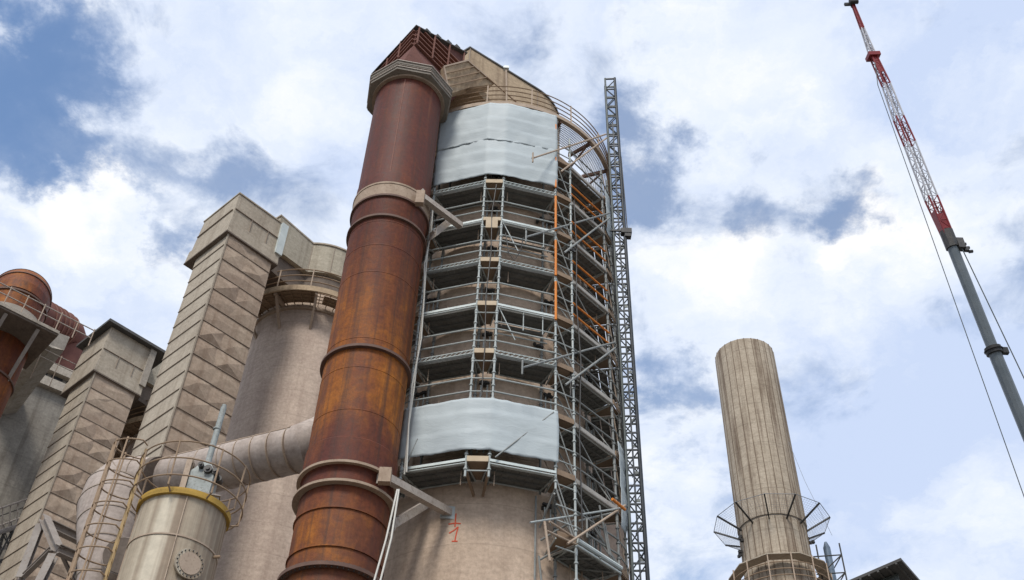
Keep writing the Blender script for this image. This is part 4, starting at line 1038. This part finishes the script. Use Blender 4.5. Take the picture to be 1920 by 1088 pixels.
# ------------------------------------------------------------------ shed roof, lower right
sh = thing('shed', tuple(at(1700, 1085, 26).xy) + (0,), 'corner of a dark corrugated shed roof low at the right', 'shed')
ra = at(1690, 1051, 24.0); rb = atz(1560, 1107, ra.z); rc_ = atz(1768, 1140, ra.z)
du_ = (rb - ra); dv_ = (rc_ - ra)
ext = [ra, ra + du_.normalized() * 9, ra + du_.normalized() * 9 + dv_.normalized() * 8, ra + dv_.normalized() * 8]
mb = MB(); mb.prism(ext, (0, 0, .07))
k = 0.15
while k < 8.9:
    a = ra + du_.normalized() * k; mb.bar(a + Vector((0, 0, -.02)), a + dv_.normalized() * 7.9 + Vector((0, 0, -.02)), .05, .038); k += .25
mb.build('roof', M['roof_dark'], sh, smooth=False)
mb = MB()
for k in (.45, 2.2, 4.0): a = ra + du_.normalized() * .3 + dv_.normalized() * k + Vector((0, 0, -.11)); mb.ibeam(a, a + du_.normalized() * 8.3, .12, .16, .02)
for k in (.9, 4.5): a = ra + du_.normalized() * k + dv_.normalized() * .25 + Vector((0, 0, -.28)); mb.ibeam(a, a + dv_.normalized() * 7, .14, .18, .02)
mb.build('rafter', M['mast_grey'], sh)
w0 = [ext[i].lerp(sum(ext, Vector()) / 4, .28) for i in range(4)]
MB().loft([Vector((p.x, p.y, 0)) for p in w0], [Vector((p.x, p.y, ra.z - .4)) for p in w0]).build('wall', M['grey_conc'], sh, smooth=False)

# ------------------------------------------------------------------ mobile crane boom with lattice jib
cr = thing('mobile_crane', tuple(at(1975, 930, 55.5).xy) + (2.0,), 'grey telescopic crane boom with red and white lattice jib reaching the sky at the right', 'crane')
B0 = at(1960, 893, 54.4); B1 = at(1862, 655, 52.2); B2 = at(1779, 447, 50.2)
ext0 = B0 + (B0 - B1).normalized() * 32
if ext0.z < 2: ext0 = B0 + (B0 - B1) * ((B0.z - 2.0) / (B1.z - B0.z))
def boom(p, q, r, name, m):
    MB().tube(p, q, r, 10).build(name, M[m], cr, sharp=25)
boom(ext0, B1, .35, 'boom_section', 'boom_grey'); boom(B1, B2, .31, 'boom_section', 'boom_grey')
dv = (B2 - B1).normalized()
mb = MB(); mb.tube(B1 - dv * .3, B1 + dv * .1, .46, 16); mb.tube(B1 - dv * .1, B1 - dv * .05, .52, 16); mb.box(B1 + Vector((.62, 0, -.1)), (.18, 0, 0), (0, .12, 0), (0, 0, .2)); mb.build('boom_collar', M['black'], cr)
hdm = MB(); hdm.tube(B2 - dv * .7, B2 + dv * .5, .40, 8); hdm.box(B2 + Vector((.55, 0, -.5)), (.2, 0, 0), (0, .2, 0), (0, 0, .4)); hdm.box(B2 + Vector((.8, 0, -.9)), (.12, 0, 0), (0, .1, 0), (0, 0, .15))
hdm.build('boom_head', M['coupler'], cr)
for k in range(4):
    t = B2 + Vector((.55 + k * .12, 0, -.2 - k * .3)); MB().tube(t, t + Vector((.22, 0, .05)), .1, 8).build('sheave', M['black'], cr)
# lattice jib, alternating red and white sections
J = [(B2, .42), (at(1746, 372, 49.4), .50), (at(1706, 270, 48.3), .47), (at(1685, 222, 47.8), .44), (at(1662, 160, 47.2), .36), (at(1637, 106, 46.7), .30), (at(1617, 54, 46.2), .17), (at(1599, 8, 45.7), .12)]
cols = ['red', 'boom_white', 'red', 'boom_white', 'red', 'boom_white', 'red']
jd = (J[-1][0] - J[0][0]).normalized(); sx = jd.cross(Vector((0, 1, 0))).normalized(); sy = sx.cross(jd).normalized()
for i, cn in enumerate(cols):
    (p, w0_), (q, w1_) = J[i], J[i + 1]; mb = MB(); L = (q - p).length
    cA = [p + (sx * e + sy * f) * w0_ * .56 for e, f in ((-1, -1), (1, -1), (1, 1), (-1, 1))]; cB = [q + (sx * e + sy * f) * w1_ * .56 for e, f in ((-1, -1), (1, -1), (1, 1), (-1, 1))]
    th_ = .06 if w1_ > .2 else .05
    for a, b_ in zip(cA, cB): mb.tube(a, b_, th_, 6)
    n = max(2, int(L / (.9 * max(.25, w0_ * 1.6))))
    if i == 0: n = 5
    for k in range(n):
        for j in range(4):
            a0_, b0_ = cA[j].lerp(cB[j], k / n), cA[(j + 1) % 4].lerp(cB[(j + 1) % 4], k / n); b1_ = cA[(j + 1) % 4].lerp(cB[(j + 1) % 4], (k + 1) / n); a1_ = cA[j].lerp(cB[j], (k + 1) / n)
            mb.tube(a0_, b1_, .025, 5) if k % 2 else mb.tube(b0_, a1_, .025, 5)
            mb.tube(a0_, b0_, .025, 5)
    if i == 0:                                          # plated foot of the jib
        for e in (-1, 1): mb.prism([cA[0] if e < 0 else cA[1], cA[3] if e < 0 else cA[2], (cB[3] if e < 0 else cB[2]).lerp(cA[3] if e < 0 else cA[2], .35), (cB[0] if e < 0 else cB[1]).lerp(cA[0] if e < 0 else cA[1], .35)], sx * .05)
        mb.prism([cA[0], cA[1], cB[1].lerp(cA[1], .45), cB[0].lerp(cA[0], .45)], sy * .05)
    if i == 4: mb.box(q, sx * .4, sy * .35, jd * .15); mb.prism([cA[0].lerp(cB[0], .4), cA[1].lerp(cB[1], .4), cB[1], cB[0]], sy * .04)
    if i == 6:
        mb.prism([cA[0], cA[1], cB[1], cB[0]], sy * .04)
    mb.build('jib_section', M[cn], cr)
tip = J[-1][0]
mb = MB(); mb.tube(tip - sx * .3 - sy * .2, tip + sx * .3 - sy * .2, .16, 10); mb.box(tip + jd * .2, sx * .1, sy * .2, jd * .35); mb.box(tip + sx * .35, sx * .25, sy * .08, jd * .1); mb.build('tip_sheave', M['black'], cr)
for a, b_, r in (((1646, 160, 46.4), (1925, 945, 53.5), .028), ((1797, 452, 50.3), (1930, 730, 52.8), .035), ((1640, 112, 46.6), (1646, 160, 46.4), .03)):
    MB().tube(at(*a), at(*b_), r, 6).build('hoist_cable', M['mast_grey'], cr)

# ------------------------------------------------------------------ sky and sun
SUN_EL, SUN_AZ = R_(50), R_(194)     # azimuth clockwise from +Y: the sun stands behind the camera
w = bpy.data.worlds.new('World'); sc.world = w; w.use_nodes = True
t = w.node_tree; N, Lk = t.nodes, t.links
for n in list(N): N.remove(n)
out = N.new('ShaderNodeOutputWorld')
sky = N.new('ShaderNodeTexSky'); sky.sky_type = 'NISHITA'; sky.sun_disc = False; sky.sun_elevation = SUN_EL; sky.sun_rotation = SUN_AZ; sky.air_density = 1.25; sky.dust_density = .3; sky.ozone_density = 4.0
bg = N.new('ShaderNodeBackground'); Lk.new(sky.outputs[0], bg.inputs[0]); bg.inputs[1].default_value = .15
tc = N.new('ShaderNodeTexCoord'); sep = N.new('ShaderNodeSeparateXYZ'); Lk.new(tc.outputs['Generated'], sep.inputs[0])
def mth(op, a, b=0.0, c=0.0, clamp=False):
    m = N.new('ShaderNodeMath'); m.operation = op; m.use_clamp = clamp
    for i, v in enumerate((a, b, c)):
        if hasattr(v, 'links'): Lk.new(v, m.inputs[i])
        else: m.inputs[i].default_value = v
    return m.outputs[0]
den = mth('ADD', mth('MAXIMUM', sep.outputs[2], 0.0), .22)
cmb = N.new('ShaderNodeCombineXYZ'); Lk.new(mth('DIVIDE', sep.outputs[0], den), cmb.inputs[0]); Lk.new(mth('DIVIDE', sep.outputs[1], den), cmb.inputs[1])
def pcoord(px, py):
    r = ray(px, py).normalized(); k = max(r.z, 0) + .22; return Vector((r.x / k, r.y / k, 0))
def nz(scale, detail, rough, dist, off, vec=None):
    mp = N.new('ShaderNodeMapping'); mp.inputs['Location'].default_value = off; Lk.new(vec or cmb.outputs[0], mp.inputs[0])
    q = N.new('ShaderNodeTexNoise'); q.inputs['Scale'].default_value = scale; q.inputs['Detail'].default_value = detail; q.inputs['Roughness'].default_value = rough; q.inputs['Distortion'].default_value = dist
    Lk.new(mp.outputs[0], q.inputs['Vector']); return q
# warp the plan coordinates a little so that blobs get ragged edges
wn_ = nz(6, 8, .62, 0, (3, 1, 0)); wv = N.new('ShaderNodeVectorMath'); wv.operation = 'MULTIPLY_ADD'
Lk.new(wn_.outputs['Color'], wv.inputs[0]); wv.inputs[1].default_value = (.34, .34, 0); 
sh_ = N.new('ShaderNodeVectorMath'); sh_.operation = 'SUBTRACT'; Lk.new(cmb.outputs[0], sh_.inputs[0]); sh_.inputs[1].default_value = (.17, .17, 0)
Lk.new(sh_.outputs[0], wv.inputs[2]); WV = wv.outputs[0]
def blobs(items):
    acc = None
    for (px, py, rpx, amp) in items:
        c = pcoord(px, py); rad = (pcoord(px + rpx, py) - c).length
        dn = N.new('ShaderNodeVectorMath'); dn.operation = 'DISTANCE'; Lk.new(WV, dn.inputs[0]); dn.inputs[1].default_value = c
        mr = N.new('ShaderNodeMapRange'); mr.interpolation_type = 'SMOOTHSTEP'; Lk.new(dn.outputs['Value'], mr.inputs[0]); mr.inputs[1].default_value = 0; mr.inputs[2].default_value = rad; mr.inputs[3].default_value = amp; mr.inputs[4].default_value = 0
        acc = mr.outputs[0] if acc is None else mth('ADD', acc, mr.outputs[0])
    return acc
n_big = nz(3.2, 9, .56, .3, (1.7, 4.1, 0)).outputs['Fac']; n_fine = nz(11, 8, .62, .4, (7, 2, 0)).outputs['Fac']
cov = blobs([(30, 60, 250, -.46), (90, 230, 210, -.34), (260, 60, 120, -.12), (420, 300, 130, -.14), (760, 30, 120, -.08), (150, 20, 140, -.12), (330, 330, 150, -.26), (345, 470, 120, -.36), (230, 240, 160, -.2), (520, 380, 160, -.14), (1210, 290, 150, -.34), (1390, 380, 150, -.28), (1570, 375, 130, -.30), (1280, 720, 120, -.32), (1640, 180, 130, -.18), (1160, 120, 120, -.14), (930, 70, 130, -.14), (620, 60, 140, .06), (1240, 640, 120, -.12), (1450, 130, 260, .2), (1330, 560, 220, .2), (1680, 480, 220, .25), (120, 430, 260, .40), (540, 180, 200, .16), (40, 600, 200, .3), (1750, 120, 260, .2), (1750, 850, 400, .16), (1230, 880, 150, .2)])
dens = mth('ADD', mth('ADD', mth('MULTIPLY', n_big, 1.15), mth('MULTIPLY', n_fine, .95)), cov)
mr = N.new('ShaderNodeMapRange'); mr.interpolation_type = 'SMOOTHSTEP'; Lk.new(dens, mr.inputs[0]); mr.inputs[1].default_value = .68; mr.inputs[2].default_value = 1.06
veil = mth('SUBTRACT', .24, blobs([(20, 60, 330, .20), (90, 240, 240, .10), (1570, 375, 120, .08)]))
mask = mth('MAXIMUM', mth('MULTIPLY', mr.outputs[0], .98), mth('ADD', veil, mth('MULTIPLY', mr.outputs[0], .7)), clamp=True)
# cloud brightness: thick middles turn grey-lavender, edges white
n_sh = nz(4.2, 7, .58, .4, (9, 5, 0)).outputs['Fac']; n_sh2 = nz(10, 8, .62, .3, (2, 8, 0), WV).outputs['Fac']
grey = blobs([(1750, 750, 420, .30), (1560, 950, 300, .25), (1850, 130, 260, .16), (1720, 60, 260, .12), (1480, 720, 170, .12), (280, 600, 120, .14), (650, 330, 160, .1), (120, 380, 200, -.35), (1330, 480, 230, -.25), (1640, 430, 200, -.25), (560, 170, 200, -.14), (1400, 150, 200, -.16), (1220, 850, 140, -.2), (900, 20, 200, .1)])
shd = mth('ADD', mth('ADD', mth('MULTIPLY', n_sh, .62), mth('MULTIPLY', n_sh2, .55)), grey)
cr_ = N.new('ShaderNodeValToRGB'); e = cr_.color_ramp.elements
e[0].position = .34; e[0].color = (.87, .875, .89, 1); e[1].position = .80; e[1].color = (.52, .61, .80, 1); x = e.new(.53); x.color = (.71, .765, .86, 1)
Lk.new(shd, cr_.inputs[0])
bc = N.new('ShaderNodeBackground'); Lk.new(cr_.outputs[0], bc.inputs[0]); bc.inputs[1].default_value = 1.0
mx = N.new('ShaderNodeMixShader'); Lk.new(mask, mx.inputs[0]); Lk.new(bg.outputs[0], mx.inputs[1]); Lk.new(bc.outputs[0], mx.inputs[2]); Lk.new(mx.outputs[0], out.inputs[0])
sd = bpy.data.lights.new('sun', 'SUN'); sd.energy = 2.5; sd.angle = R_(16); sd.color = (1, .95, .87)
so = bpy.data.objects.new('sun', sd); col.objects.link(so)
sv = Vector((math.sin(SUN_AZ) * math.cos(SUN_EL), math.cos(SUN_AZ) * math.cos(SUN_EL), math.sin(SUN_EL)))
so.rotation_euler = (-sv).to_track_quat('-Z', 'Y').to_euler(); so.location = (0, -20, 60)
vs_ = sc.view_settings; sc.display_settings.display_device = 'sRGB'; vs_.view_transform = 'Standard'; vs_.look = 'None'; vs_.exposure = .28; vs_.gamma = 1; vs_.use_curve_mapping = False
sc.cycles.use_denoising = True
